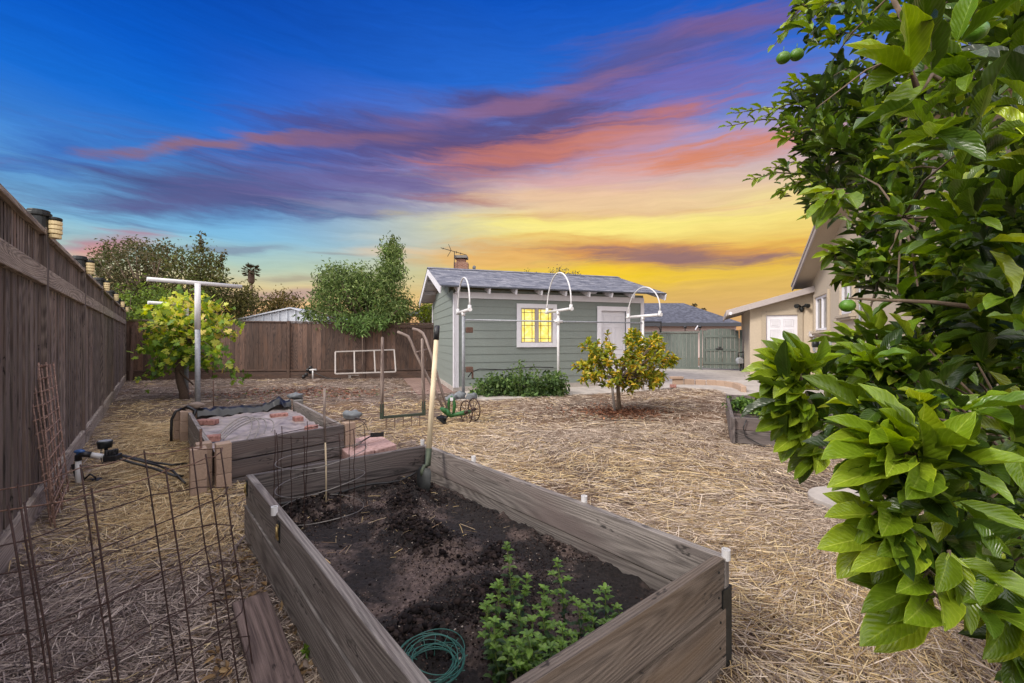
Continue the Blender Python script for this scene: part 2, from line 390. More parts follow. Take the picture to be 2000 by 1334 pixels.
M['fence_back'] = m_wood('brown_fence_wood', (46, 34, 30), (110, 86, 74), warm=(100, 72, 56), jit=.9, bump=.8)
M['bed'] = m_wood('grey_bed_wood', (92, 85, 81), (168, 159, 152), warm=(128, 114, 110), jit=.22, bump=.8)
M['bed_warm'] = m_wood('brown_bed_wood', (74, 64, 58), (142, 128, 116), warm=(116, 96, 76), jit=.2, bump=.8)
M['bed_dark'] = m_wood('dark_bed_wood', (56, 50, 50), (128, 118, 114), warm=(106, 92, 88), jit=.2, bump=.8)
M['plank'] = m_wood('old_plank_wood', (66, 52, 50), (138, 118, 112), gs=.8, jit=.1, bump=1.2)
M['green_fence'] = m_wood('green_painted_fence', (84, 92, 86), (112, 120, 113), jit=.2, bump=.3, knots=False)
M['handle'] = m_wood('grey_handle_wood', (92, 74, 68), (164, 148, 138), jit=.1, bump=.3, knots=False)
M['ash'] = m_wood('pale_handle_wood', (206, 184, 150), (232, 214, 182), jit=.05, bump=.1, knots=False)
M['white'] = m_plain('white_paint', (224, 222, 228), .5, var=.06, sc=12, dirt=.10)
M['white_pipe'] = m_plain('white_plastic_pipe', (214, 212, 212), .5, var=.05, sc=20, dirt=.12)
M['galv'] = m_plain('galvanised_steel', (150, 153, 158), .6, .2, var=.22, sc=22, dirt=.1)
M['rust'] = m_plain('rusty_iron', (78, 56, 48), .85, .1, var=.5, sc=90, c2=(108, 82, 70), bump=.4)
M['rustpale'] = m_plain('pale_rusty_iron', (112, 86, 76), .85, .1, var=.4, sc=60, c2=(146, 118, 104), bump=.4)
M['rustdark'] = m_plain('dark_rusty_wire', (66, 48, 44), .75, .3, var=.4, sc=70, bump=.3)
M['wire'] = m_plain('grey_wire', (150, 144, 138), .4, .6, var=.2, sc=50)
M['black'] = m_plain('black_plastic', (34, 33, 35), .45, var=.3, sc=30)
M['blackfilm'] = m_plain('black_plastic_film', (22, 22, 24), .28, var=.4, sc=12, bump=.8)
M['hose'] = m_plain('grey_hose_rubber', (112, 98, 92), .6, var=.2, sc=40)
M['soil'] = None
M['stucco'] = m_plain('sand_stucco', (176, 162, 142), .95, var=.10, sc=60, bump=1.0, c2=(186, 172, 152))
M['stucco_grey'] = m_plain('grey_stucco', (156, 146, 134), .95, var=.1, sc=60, bump=1.0)
M['siding'] = m_plain('sage_green_siding', (124, 132, 127), .6, var=.07, sc=40, bump=.25, dirt=.10)
M['concrete'] = m_plain('pale_concrete', (164, 156, 150), .9, var=.14, sc=5, bump=.2, c2=(176, 168, 160), dirt=.2)
M['block'] = m_plain('tan_concrete_block', (168, 144, 126), .95, var=.14, sc=70, bump=.9)
M['blockgrey'] = m_plain('grey_concrete_block', (120, 116, 112), .95, var=.16, sc=70, bump=.9)
M['brick'] = m_plain('old_red_brick', (136, 90, 80), .95, var=.25, sc=35, bump=.9, c2=(172, 128, 118))
M['paver'] = m_plain('pink_paver', (166, 128, 122), .95, var=.2, sc=26, bump=.7, c2=(188, 156, 148), dirt=.3)
M['stone'] = m_plain('river_stone', (134, 118, 106), .8, var=.2, sc=20, bump=.4)
M['stoneblue'] = m_plain('blue_grey_stone', (108, 112, 116), .8, var=.3, sc=18, bump=.6)
M['green_iron'] = m_plain('green_painted_iron', (46, 96, 48), .45, var=.25, sc=40)
M['dark_green'] = m_plain('dark_green_steel', (52, 62, 50), .5, var=.25, sc=40)
M['green_wire'] = m_plain('green_coated_wire', (52, 104, 94), .4, var=.2, sc=60)
M['steel_dark'] = m_plain('dark_tool_steel', (52, 54, 54), .5, .6, var=.35, sc=24)
M['olive_steel'] = m_plain('olive_tool_steel', (74, 82, 66), .5, .4, var=.3, sc=24)
M['bark'] = m_plain('tree_bark', (104, 88, 74), .95, var=.3, sc=45, bump=1.0)
M['bark_dark'] = m_plain('vine_bark', (78, 62, 52), .95, var=.4, sc=60, bump=1.0)
M['twig'] = m_plain('green_twig', (92, 106, 48), .8, var=.25, sc=30)
M['leaf_near'] = m_attr('citrus_leaf', .29, .27, .55, veins=True)
M['leaf'] = m_attr('leaf', .55, .35, .4)
M['leaf_far'] = m_attr('far_leaf', .7, .30, .25)
M['straw'] = m_attr('straw', .75, .12, .3)
M['palegrey'] = m_plain('pale_grey_wood', (168, 160, 156), .7, var=.12, sc=20)
M['lime'] = m_plain('green_lime_skin', (78, 118, 28), .35, var=.15, sc=90, bump=.5)
M['glass'] = m_plain('dark_window_glass', (96, 92, 84), .08, var=.35, sc=2, bump=0)
M['cream'] = m_plain('cream_plastic', (222, 200, 150), .5, var=.06)
M['darkfascia'] = m_plain('dark_fascia', (58, 60, 66), .6, var=.1)
M['greyfascia'] = m_plain('taupe_fascia', (172, 162, 158), .6, var=.06, sc=8)
M['metalroof'] = m_plain('white_metal_panel', (200, 204, 212), .4, .2, var=.08, sc=4)
def m_shingle(name, c1, c2, c3):
    m, t, b, o = newmat(name); q = NT(t); uv = q.coord('UV', (1, 1, 1))
    br = q.n('ShaderNodeTexBrick'); q.set(br.inputs[0], uv); br.offset = .37; br.inputs['Scale'].default_value = 1.0
    br.inputs['Brick Width'].default_value = .17; br.inputs['Row Height'].default_value = .14; br.inputs['Mortar Size'].default_value = .004
    br.inputs['Color1'].default_value = (0, 0, 0, 1); br.inputs['Color2'].default_value = (1, 1, 1, 1); br.inputs['Mortar'].default_value = (.2, .2, .2, 1); br.inputs['Bias'].default_value = 0
    c = q.ramp(br.outputs[0], [(0, srgb(*c1)), (.5, srgb(*c2)), (1, srgb(*c3))])
    g = q.noise(uv, 160, 2, .7); big = q.noise(uv, 2.5, 3)
    c = q.hsv(c, .5, 1, q.math('ADD', .7, q.math('ADD', q.math('MULTIPLY', g, .35), q.math('MULTIPLY', big, .25))))
    q.set(b.inputs['Base Color'], c); b.inputs['Roughness'].default_value = .92
    q.set(b.inputs['Normal'], q.bump(q.math('ADD', q.math('MULTIPLY', br.outputs[0], .6), g), .6, .006)); return m
M['shingle'] = m_shingle('grey_shingle', (80, 84, 98), (112, 114, 126), (142, 142, 150))
M['shingle_dark'] = m_shingle('dark_shingle', (56, 58, 68), (72, 74, 86), (90, 92, 104))
def m_bricks(name, c1, c2, mortar, w=.2, h=.07, ms=.012, bump=.8):
    m, t, b, o = newmat(name); q = NT(t); uv = q.coord('UV')
    br = q.n('ShaderNodeTexBrick'); q.set(br.inputs[0], uv); br.inputs['Scale'].default_value = 1.0
    br.inputs['Brick Width'].default_value = w; br.inputs['Row Height'].default_value = h; br.inputs['Mortar Size'].default_value = ms
    br.inputs['Color1'].default_value = (*srgb(*c1), 1); br.inputs['Color2'].default_value = (*srgb(*c2), 1); br.inputs['Mortar'].default_value = (*srgb(*mortar), 1)
    c = q.hsv(br.outputs[0], .5, 1, q.math('ADD', .75, q.math('MULTIPLY', q.noise(uv, 30, 4), .5)))
    q.set(b.inputs['Base Color'], c); b.inputs['Roughness'].default_value = .95
    q.set(b.inputs['Normal'], q.bump(br.outputs[1], -bump, .006)); return m
M['chimney'] = m_bricks('chimney_brick', (138, 86, 70), (116, 70, 58), (150, 130, 112))
M['path'] = m_bricks('brick_paving', (142, 116, 106), (122, 96, 88), (96, 84, 76), .2, .1, .006, .3)
def m_ground():
    m, t, b, o = newmat('straw_litter_ground'); q = NT(t); v = q.coord('Object')
    big = q.noise(v, .45, 3); a = q.noise(q.coord('Object', (1, 5, 1), (0, 0, .6)), 22, 6, .7, .6); a2 = q.noise(q.coord('Object', (5, 1, 1), (0, 0, .3)), 20, 6, .7, .5)
    g = q.math('ADD', q.math('MULTIPLY', a, .5), q.math('MULTIPLY', a2, .5))
    c1 = q.ramp(g, [(.34, srgb(58, 47, 42)), (.5, srgb(104, 88, 76)), (.66, srgb(150, 130, 108))])
    c2 = q.ramp(g, [(.34, srgb(66, 50, 42)), (.5, srgb(116, 90, 68)), (.66, srgb(160, 132, 98))])
    q.set(b.inputs['Base Color'], q.mix(q.ramp(big, [(.4, 0.0), (.6, 1.0)]), c1, c2)); b.inputs['Roughness'].default_value = .95
    q.set(b.inputs['Normal'], q.bump(g, 1.0, .03)); return m
M['ground'] = m_ground()
def m_soil():
    m, t, b, o = newmat('dark_compost'); q = NT(t); v = q.coord('Object')
    big = q.noise(v, 3.2, 4, .6, .8); f = q.noise(v, 60, 6, .75); vo = q.n('ShaderNodeTexVoronoi'); q.set(vo.inputs[0], v); vo.inputs['Scale'].default_value = 70
    dark = q.ramp(f, [(.35, srgb(22, 19, 19)), (.65, srgb(52, 44, 42))]); lite = q.ramp(f, [(.35, srgb(70, 58, 54)), (.60, srgb(118, 100, 92)), (.75, srgb(176, 162, 152))])
    c = q.mix(q.ramp(big, [(.48, 0.0), (.62, 1.0)]), dark, lite)
    speck = q.ramp(vo.outputs[0], [(.06, .8), (.12, 0.0)]); c = q.mix(q.math('MULTIPLY', speck, q.ramp(q.noise(v, 9, 2), [(.5, 0.0), (.7, 1.0)])), c, srgb(178, 164, 150))
    q.set(b.inputs['Base Color'], c); b.inputs['Roughness'].default_value = .95
    q.set(b.inputs['Normal'], q.bump(f, 1.0, .012)); return m
M['soil'] = m_soil()
M['clod'] = m_plain('dark_soil_clod', (32, 27, 27), .95, var=.45, sc=60, bump=1.0, c2=(50, 42, 40))
# ------------------------------------------------------------------ ground, patio, brick path
SU = Vector((.9526, .304, 0)); SV = Vector((-.304, .9526, 0)); SF = Vector((-1.387, 10.28, 0))      # shed: along front, towards back, front corner
HU = Vector((.904, -.428, 0)); HV = Vector((.428, .904, 0)); HP = Vector((7.84, 14.0, 0))             # house: along door wall, towards back, corner
def sh(s, v, z): return SF+SU*s+SV*v+Vector((0, 0, z))
def ho(s, v, z): return HP+HU*s+HV*v+Vector((0, 0, z))
bedF = [Vector((-1.71, 2.73, 0)), Vector((-.70, 3.51, 0)), Vector((.88, 1.72, 0)), Vector((-.13, .94, 0))]   # main bed, far left / far right / near right / near left
bed2 = [G(404, 900, .3)*1, None, None, None]
bed2 = [Vector((-4.17, 5.45, 0)), Vector((-3.25, 6.35, 0)), Vector((-1.80, 4.56, 0)), Vector((-2.62, 3.66, 0))]
bed3 = [Vector((3.72, 7.4, 0)), Vector((4.85, 6.88, 0)), Vector((3.80, 4.77, 0)), Vector((2.72, 5.29, 0))]
patio = [G(880, 782), G(960, 781), G(1100, 773), G(1240, 765), G(1320, 757), G(1400, 762), G(1452, 782), G(1560, 800), Vector((5.0, 4.6, 0)), Vector((9.5, 4.0, 0)), Vector((13, 12, 0)), Vector((9.0, 19.5, 0)), Vector((3.4, 21.5, 0)), Vector((-1.2, 12.0, 0))]
brick_path = [Vector((-1.5, 9.9, 0)), Vector((-2.15, 9.7, 0)), Vector((-3.5, 13.6, 0)), Vector((-2.75, 13.8, 0)), Vector((-1.3, 10.3, 0))]
P2 = lambda L: [(p[0], p[1]) for p in L]
def inp(x, y, poly): return bool(inpoly(np.array([x]), np.array([y]), P2(poly))[0])
def gz(x, y):
    if inp(x, y, patio) or inp(x, y, brick_path): return -.03
    k = min(1, max(0, (14-abs(x+2))/3))*min(1, max(0, (15-y)/2))*min(1, max(0, (y+1)/2))
    return k*(.035*noise.noise(Vector((x*.8, y*.8, 2)))+.012*noise.noise(Vector((x*3, y*3, 5))))-.012
xs = sorted(set([round(v, 3) for v in list(np.arange(-14, 12, .14))+[-900, -400, -150, -60, -30, -20, 16, 22, 40, 90, 300, 900]]))
ys = sorted(set([round(v, 3) for v in list(np.arange(.2, 16, .14))+[-900, -200, -60, -20, -8, -3, -1, 18, 21, 25, 32, 50, 90, 200, 500, 1500]]))
me = bpy.data.meshes.new('ground'); vv = [(x, y, gz(x, y)) for y in ys for x in xs]; nx = len(xs)
me.from_pydata(vv, [], [(j*nx+i, j*nx+i+1, (j+1)*nx+i+1, (j+1)*nx+i) for j in range(len(ys)-1) for i in range(nx-1)])
me.materials.append(M['ground']); me.polygons.foreach_set('use_smooth', [True]*len(me.polygons))
g = bpy.data.objects.new('ground', me); S.collection.objects.link(g); tag(g, 'dry straw covered yard ground between the fences', 'ground', kind='structure')
b = MB(); b.prism(P2(patio), -.1, .008); tag(b.build('patio', M['concrete']), 'pale concrete patio running from the shed to the house', 'patio', kind='structure')
b = MB(); b.prism(P2(brick_path), -.1, .012); tag(b.build('path', M['path']), 'brick paved path along the end wall of the shed', 'path', kind='structure')

# ------------------------------------------------------------------ left fence
fd = Vector((-9.0, 10.65, 0)).normalized(); f0 = Vector((-3.0, 2.5, 0)); fn = Vector((fd.y, -fd.x, 0))      # along, start, normal into the yard
fl = lambda t, o=0, z=0: f0+fd*t+fn*o+Vector((0, 0, z))
LEN = 13.94
t = thing('wooden_fence', f0, 'tall weathered plank fence with slatted top band, running down the side of the yard', 'fence')
pt = [1.05+2.44*k for k in range(-2, 6)]
cuts = [-4.0]+pt+[LEN]
for k in range(len(cuts)-1):
    a, c = cuts[k]+.045, cuts[k+1]-.045
    if k == len(cuts)-2: c = LEN
    bk = MB(); b = MB(); x = a+.06; i = 0
    while x < c:
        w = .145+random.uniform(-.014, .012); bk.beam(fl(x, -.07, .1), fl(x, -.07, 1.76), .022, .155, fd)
        b.beam(fl(x, .008+random.uniform(-.004, .004), .1), fl(x+random.uniform(-.004, .004), .008, 1.74+random.uniform(-.02, .02)), .022, w-.045, fd); x += .163; i += 1
    b.build('board_panel', M['fence'], t); bk.build('backing_board', M['fence_shade'], t)
    b = MB(); x = a+.03
    while x < c: b.beam(fl(x, .0, 1.78), fl(x, .0, 2.1), .022, .046, fd); x += .078
    b.build('slat_panel', M['fence'], t)
    b = MB(); b.beam(fl(a, -.03, 1.95), fl(c, -.03, 1.95), .012, .36); b.build('backing_board', M['fence_shade'], t)
    b = MB(); b.beam(fl(a, .03, 1.775), fl(c, .03, 1.775), .04, .135); b.build('rail', M['fence_rail'], t, .004)
    b = MB(); b.beam(fl(a, .0, 2.12), fl(c, .0, 2.12), .095, .038); b.build('cap_rail', M['fence_rail'], t, .004)
    b = MB(); b.beam(fl(a, .03, .08), fl(c, .03, .08), .045, .2); b.build('kick_board', M['fence_rail'], t, .004)
for x in pt+[LEN-.06]:
    b = MB(); b.beam(fl(x, .0, -.1), fl(x, .0, 2.16), .1, .09, fd); b.build('post', M['fence'], t, .004)
lamp_lab = ['nearest post lamp of the side fence, with cream louvres and dark cap', 'second nearest post lamp on the side fence', 'third post lamp along the side fence from the camera', 'fourth post lamp along the side fence from the camera', 'fifth post lamp along the side fence', 'farthest post lamp, at the fence corner beside the trees']
def post_lamp(p, lab):
    r = thing('post_lamp', p, lab, 'lamp', 'lamps on the side fence posts')
    b = MB(); q = lambda a, o, z: p+fd*a+fn*o+Vector((0, 0, z))
    pol = [(q(.060*math.cos(u), .060*math.sin(u), 0)) for u in np.linspace(0, 2*math.pi, 17)[:-1]]
    b.prism(P2(pol), p.z, p.z+.105); b.build('collar', M['steel_dark'], r, .004)
    b = MB()
    for z0, rr_ in ((.105, .074), (.125, .064)): b.prism(P2([q(rr_*math.cos(u), .0+rr_*math.sin(u), 0) for u in np.linspace(0, 2*math.pi, 17)[:-1]]), p.z+z0, p.z+z0+.028)
    b.prism(P2([q(.052*math.cos(u), .088+.042*math.sin(u), 0) for u in np.linspace(0, 2*math.pi, 17)[:-1]]), p.z+.085, p.z+.108); b.build('cap', M['steel_dark'], r, .006)
    b = MB()
    for k in range(4):
        rr_ = .052 if k else .046
        b.prism(P2([q(rr_*.9*math.cos(u), .088+rr_*.8*math.sin(u), 0) for u in np.linspace(0, 2*math.pi, 17)[:-1]]), p.z-.055+k*.035, p.z-.055+k*.035+.03)
    b.build('louvre_shade', M['cream'], r, .004)
for x, lab in zip([p for p in pt if p > 0][:6]+[LEN-.06], lamp_lab): post_lamp(fl(x, 0, 2.14), lab)

# ------------------------------------------------------------------ back fence
b0 = Vector((-12.05, 13.2, 0)); b1 = Vector((-2.2, 13.92, 0)); bd = (b1-b0).normalized(); bn = Vector((bd.y, -bd.x, 0))
bl = lambda s, o=0, z=0: b0+bd*s+bn*o+Vector((0, 0, z))
t = thing('wooden_fence', b0, 'brown flat board fence closing the back of the yard', 'fence')
BL = (b1-b0).length; bz = lambda s: 1.86-.1*s/BL
secs = [0, 2.6, 4.95, 7.3, BL]
for k in range(4):
    a, c = secs[k], secs[k+1]; b = MB(); x = a+.06
    while x < c-.03: b.beam(bl(x, random.uniform(0, .006), .22), bl(x, random.uniform(0, .006), bz(x)-.03+(.015 if k == 1 else 0)), .02, .139, bd); x += .143
    b.build('board_panel', M['fence_back'], t)
    b = MB(); b.beam(bl(a, .0, bz(a)), bl(c, .0, bz(c)), .08, .04); b.build('cap_rail', M['fence_back'], t, .003)
    b = MB(); b.beam(bl(a+.05, .03, .10), bl(c-.05, .03, .10), .04, .24); b.build('kick_board', M['fence_back'], t, .003)
    b = MB(); b.beam(bl(a+.05, .03, .27), bl(c-.05, .03, .27), .045, .05); b.build('rail', M['fence_back'], t, .003)
    if k == 3:
        b = MB(); b.beam(bl(a+.05, .03, bz(a)-.09), bl(c, .03, bz(c)-.09), .03, .1); b.build('rail', M['fence_back'], t, .003)
for s in secs: b = MB(); b.beam(bl(s, .02, -.1), bl(s, .02, bz(s)+.03), .09, .09, bd); b.build('post', M['fence_back'], t, .003)
b = MB(); p = G(255, 744); b.beam(p, at(261, 635, p.y+.35), .09, .04, (1, 0, 0)); tag(b.build('wooden_board', M['fence_back']), 'narrow brown board leaning in the fence corner', 'board')
b = MB(); p = G(257, 742); b.cyl(p, at(247, 672, p.y+.25), .022, 8); tag(b.build('metal_pipe', M['galv']), 'thin grey pipe leaning in the fence corner beside the board', 'pipe')

# ------------------------------------------------------------------ shed
SL, SD, SH, RZ = 5.3, 4.0, 2.36, 3.27
t = thing('garden_shed', sh(SL/2, SD/2, 0), 'sage green garden shed with white trim, grey shingle roof and one lit window', 'shed')
def wins(px0, py0, px1, py1):
    r = []
    for px in (px0, px1):
        k = (px-CX)/F; r.append((-SF.x+SF.y*k)/(SU.x-SU.y*k))
    Y = SF.y+SU.y*(r[0]+r[1])/2
    return r[0], r[1], H+(HY-py1)/F*Y, H+(HY-py0)/F*Y
w0, w1, wz0, wz1 = wins(1008, 594, 1086, 678); d0, d1, dz0, dz1 = wins(1165, 599, 1228, 750); dz0 = .03
op = [(w0+.08, w1-.08, wz0+.08, wz1-.08), (d0+.08, d1-.08, 0, dz1-.1)]
b = MB(); z = .12; n_ = 0
courses = []
while z < SH+.01: courses.append(z); z += .196
for z in courses:
    segs = [(0.0, SL)]
    for (a, c, za, zb) in op:
        if min(zb, z+.196)-max(za, z) > .09:
            segs = [q for s0, s1 in segs for q in ((s0, min(s1, a)), (max(s0, c), s1)) if q[1]-q[0] > .02]
    for s0, s1 in segs: b.beam(sh(s0, -.012, z+.1), sh(s1, -.012, z+.1), .016, .215, SV*.055+Vector((0, 0, 1)))
b.build('front_siding', M['siding'], t)
b = MB(); z = .12
slope = (RZ-2.507)/(2.0+.45)
while z < RZ-.15:
    zt = z+.1; lim = 0 if zt < SH else (zt-SH)/slope+.02
    if lim < 1.9: b.beam(sh(-.012, lim, zt), sh(-.012, SD-lim, zt), .016, .215, SU*.055+Vector((0, 0, 1)))
    z += .196
b.build('end_siding', M['siding'], t)
b = MB()
b.beam(sh(SL, 0, 1.2), sh(SL, SD, 1.2), .05, 2.4); b.beam(sh(0.1, SD, 1.2), sh(SL, SD, 1.2), .05, 2.4); b.beam(sh(.03, 0.05, 1.2), sh(.03, SD, 1.2), .02, 2.3)
def gabp(s): return [sh(s, 0, 2.3), sh(s, SD, 2.3), sh(s, SD/2, 3.05)]
for s in (.02, SL): i = len(b.v); b.v += gabp(s); b.face((i, i+1, i+2), [(0, 0)]*3)
for s0, s1 in ((0.05, w0+.1), (w1-.1, d0+.1), (d1-.1, SL)): b.beam(sh(s0, .03, 1.2), sh(s1, .03, 1.2), .02, 2.35)
b.beam(sh(w0, .03, wz0/2), sh(w1, .03, wz0/2), .02, wz0); b.beam(sh(w0, .03, (wz1+2.35)/2), sh(w1, .03, (wz1+2.35)/2), .02, 2.3-wz1)
b.build('wall', M['siding'], t)
b = MB(); b.beam(sh(-.02, SD/2-2.05, .05), sh(-.02, SD/2+2.05, .05), .06, .14); b.beam(sh(0, -.02, .05), sh(SL, -.02, .05), .06, .14); b.build('footing', M['concrete'], t)
b = MB()
b.beam(sh(-.035, -.04, .1), sh(-.035, -.04, SH+.02), .02, .10, SV); b.beam(sh(.035, -.045, .1), sh(.035, -.045, SH), .11, .02, SV)
b.build('corner_trim', M['white'], t, .003)
b = MB(); b.beam(sh(SL-.05, -.045, .1), sh(SL-.05, -.045, SH), .11, .02, SV); b.build('corner_trim', M['white'], t, .003)
b = MB(); b.beam(sh(-.035, SD, .1), sh(-.035, SD, SH+.02), .02, .09, SV); b.build('corner_trim', M['white'], t, .003)
b = MB(); b.beam(sh(-.0, -.04, SH-.02), sh(SL, -.04, SH-.02), .025, .15); b.build('frieze_board', M['white'], t, .003)
# roof: decking, shingle courses on both slopes, rafter tails, barge boards
def rp(s, v, dz=0):
    vv_ = v if v <= SD/2 else SD-v
    return sh(s, v, 2.507+slope*(vv_+.45)+dz)
b = MB()
for v0, v1 in ((-.45, SD/2), (SD+.45, SD/2)):
    i = len(b.v); b.v += [rp(-.4, v0, -.03), rp(SL+.4, v0, -.03), rp(SL+.4, v1, -.03), rp(-.4, v1, -.03)]; b.face((i, i+1, i+2, i+3), [(0, 0), (6, 0), (6, 2.6), (0, 2.6)])
b.build('roof_deck', M['white'], t)
b = MB(); sl = math.hypot(2.45, RZ-2.507)
for side in (0, 1):
    k = 0; d = 0
    while d < sl-.02:
        f_ = lambda x: (-.47+x*2.45/sl) if side == 0 else (SD+.47-x*2.45/sl)
        e = min(sl, d+.16); i = len(b.v)
        off = random.uniform(0, 1)
        b.v += [rp(-.43, f_(d), .022), rp(SL+.43, f_(d), .022), rp(SL+.43, f_(e), .012), rp(-.43, f_(e), .012), rp(-.43, f_(d), .004), rp(SL+.43, f_(d), .004)]
        b.face((i, i+1, i+2, i+3), [(off, k*.14+.005), (off+SL+.86, k*.14+.005), (off+SL+.86, k*.14+.139), (off, k*.14+.139)])
        b.face((i+4, i+5, i+1, i), [(off, k*.14), (off+SL, k*.14), (off+SL, k*.14+.01), (off, k*.14+.01)])
        d += .14; k += 1
b.beam(sh(-.43, SD/2-.07, RZ+.012), sh(SL+.43, SD/2-.07, RZ+.012), .17, .012, SV*-.3+Vector((0, 0, 1))); b.beam(sh(-.43, SD/2+.07, RZ+.012), sh(SL+.43, SD/2+.07, RZ+.012), .17, .012, SV*.3+Vector((0, 0, 1)))
roof = b.build('roof', M['shingle'], t)
b = MB(); b.beam(sh(-.42, -.46, 2.497), sh(SL+.42, -.46, 2.497), .02, .03); b.build('drip_edge', M['darkfascia'], t)
for s in (-.34, .0, .75, 1.42, 2.08, 2.74, 3.40, 4.06, 4.72, SL+.34):
    if s in (-.34, SL+.34): continue
    b = MB(); b.beam(rp(s+.02, -.42, -.10), rp(s+.02, .05, -.10), .045, .13); b.build('rafter_tail', M['white'], t, .003)
for s in (-.41, SL+.41):
    b = MB(); b.beam(rp(s, -.46, -.10), rp(s, SD/2, -.10), .03, .17); b.beam(rp(s, SD+.46, -.10), rp(s, SD/2, -.10), .03, .17); b.build('barge_board', M['white'], t, .003)
for v in (.55, 1.3, SD-.55, SD-1.3): b = MB(); b.beam(rp(-.39, v, -.10), rp(0, v, -.10), .05, .11); b.build('lookout', M['white'], t)
# window
wy = -.05; wi = MB()
for (a, c) in (((w0, wz1-.055), (w1, wz1-.055)), ((w0, wz0+.055), (w1, wz0+.055))): wi.beam(sh(a[0], wy, a[1]), sh(c[0], wy, c[1]), .03, .11)
for s in (w0+.055, w1-.055): wi.beam(sh(s, wy, wz0+.11), sh(s, wy, wz1-.11), .03, .11, SU*-1)
win = wi.build('window', M['white'], t, .003)
b = MB(); i0, i1, j0, j1 = w0+.11, w1-.11, wz0+.11, wz1-.11; mid = (i0+i1)/2
b.beam(sh(mid, -.03, j0), sh(mid, -.03, j1), .05, .05, SU)
for s0_, s1_ in ((i0, mid-.02), (mid+.02, i1)):
    for s in (s0_+.015, s1_-.015): b.beam(sh(s, -.02, j0), sh(s, -.02, j1), .03, .035, SU)
    for z in (j0+.015, j1-.015): b.beam(sh(s0_, -.02, z), sh(s1_, -.02, z), .03, .03)
b.build('frame', M['greyfascia'], win)
b = MB()
for s0_, s1_ in ((i0+.04, mid-.05), (mid+.05, i1-.04)):
    for s in (s0_+.07, s1_-.07): b.beam(sh(s, -.004, j0+.03), sh(s, -.004, j1-.03), .01, .012, SU)
    for z in (j0+.11, j1-.11, (j0+j1)/2): b.beam(sh(s0_, -.004, z), sh(s1_, -.004, z), .01, .012)
b.build('glazing_bars', M['steel_dark'], win)
m, tt, bs, oo = newmat('lit_room'); q = NT(tt); v = q.coord('UV')
n5 = q.noise(v, 5.5, 4, .7, 1.2); c = q.ramp(n5, [(.34, srgb(236, 196, 40)), (.5, srgb(255, 232, 96)), (.62, srgb(255, 244, 176))])
q.set(bs.inputs['Base Color'], (.4, .35, .2)); q.set(bs.inputs['Emission Color'], c); bs.inputs['Emission Strength'].default_value = 1.0
for s0_, s1_ in ((i0, mid), (mid, i1)):
    b = MB(); b.quad(sh(s0_, .03, j0), sh(s1_, .03, j0), sh(s1_, .03, j1), sh(s0_, .03, j1)); b.build('pane', m, win)
# door
dm = MB(); 
for s in (d0+.055, d1-.055): dm.beam(sh(s, -.05, 0.06), sh(s, -.05, dz1), .03, .12, SU)
dm.beam(sh(d0+.11, -.05, dz1-.06), sh(d1-.11, -.05, dz1-.06), .03, .12); dm.beam(sh(d0+.1, -.03, .06), sh(d1-.1, -.03, .06), .1, .04)
dfr = dm.build('door_frame', M['white'], t, .003)
def panel_door(parent, P_, w, h, name='door', mat='white'):
    """P_(x across, depth out, z)"""
    b = MB(); b.beam(P_(0, 0, h/2), P_(w, 0, h/2), .03, h)
    dr = b.build(name, M[mat], parent, .002)
    b = MB()
    xs_ = ((.13*w, .44*w), (.56*w, .87*w)); zs_ = ((h*.82, h*.93), (h*.47, h*.77), (h*.10, h*.40))
    for xa, xb in xs_:
        for za, zb in zs_:
            for (pa, pb) in (((xa, za), (xb, za)), ((xa, zb), (xb, zb))): b.beam(P_(pa[0], .021, pa[1]), P_(pb[0], .021, pb[1]), .014, .016)
            for x in (xa, xb): b.beam(P_(x, .021, za), P_(x, .021, zb), .014, .016, P_(1, 0, 0)-P_(0, 0, 0))
            b.beam(P_(xa+.035, .017, (za+zb)/2), P_(xb-.035, .017, (za+zb)/2), .012, zb-za-.07)
    b.build('panel_moulding', M[mat], dr, .003)
    return dr
dr = panel_door(t, lambda x, o, z: sh(d0+.11+x, .02-o, z+.06), d1-d0-.22, dz1-.17)
b = MB(); b.blob(sh(d0+.19, -.03, .95), .03, rough=0); b.build('handle', M['galv'], dr)

# ------------------------------------------------------------------ chimney, house behind the shed, aerial
c0 = Vector((-5.35, 22, 0)); 
t = thing('neighbour_house', (-2, 25, 0), 'low house behind the shed with a dark eave beside the leafy tree', 'house')
b = MB(); b.prism([(-4.9, 22.5), (2.5, 22.5), (2.5, 30), (-4.9, 30)], 0, 2.5); b.build('wall', M['stucco_grey'], t)
b = MB()
for x0, x1 in ((-5.5, -1.2), (3.1, -1.2)):
    i = len(b.v); b.v += [Vector((x0, 22, 2.5)), Vector((x0, 31, 2.5)), Vector((x1, 31, 4.2)), Vector((x1, 22, 4.2))]; b.face((i, i+1, i+2, i+3), [(0, 0), (9, 0), (9, 4), (0, 4)])
    b.beam((x0, 22, 2.42), (x1, 22, 4.12), .05, .18)
b.build('roof', M['shingle_dark'], t)
b = MB(); b.prism([(-4.7, 22.44), (-4.5, 22.44), (-4.5, 22.5), (-4.7, 22.5)], 0, 2.6); b.build('corner_trim', M['white'], t)
b = MB(); z0 = 3.2; cx, cy, w = at(901, 530, 24).x, 24.0, .39
b.prism([(cx-w, cy-.3), (cx+w, cy-.3), (cx+w, cy+.3), (cx-w, cy+.3)], z0, at(0, 514, 24).z)
b.prism([(cx-w*.64, cy-.22), (cx+w*.64, cy-.22), (cx+w*.64, cy+.22), (cx-w*.64, cy+.22)], at(0, 514, 24).z, at(0, 507, 24).z)
ch = b.build('chimney', M['chimney'], t)
b = MB(); zc = at(0, 505.5, 24).z
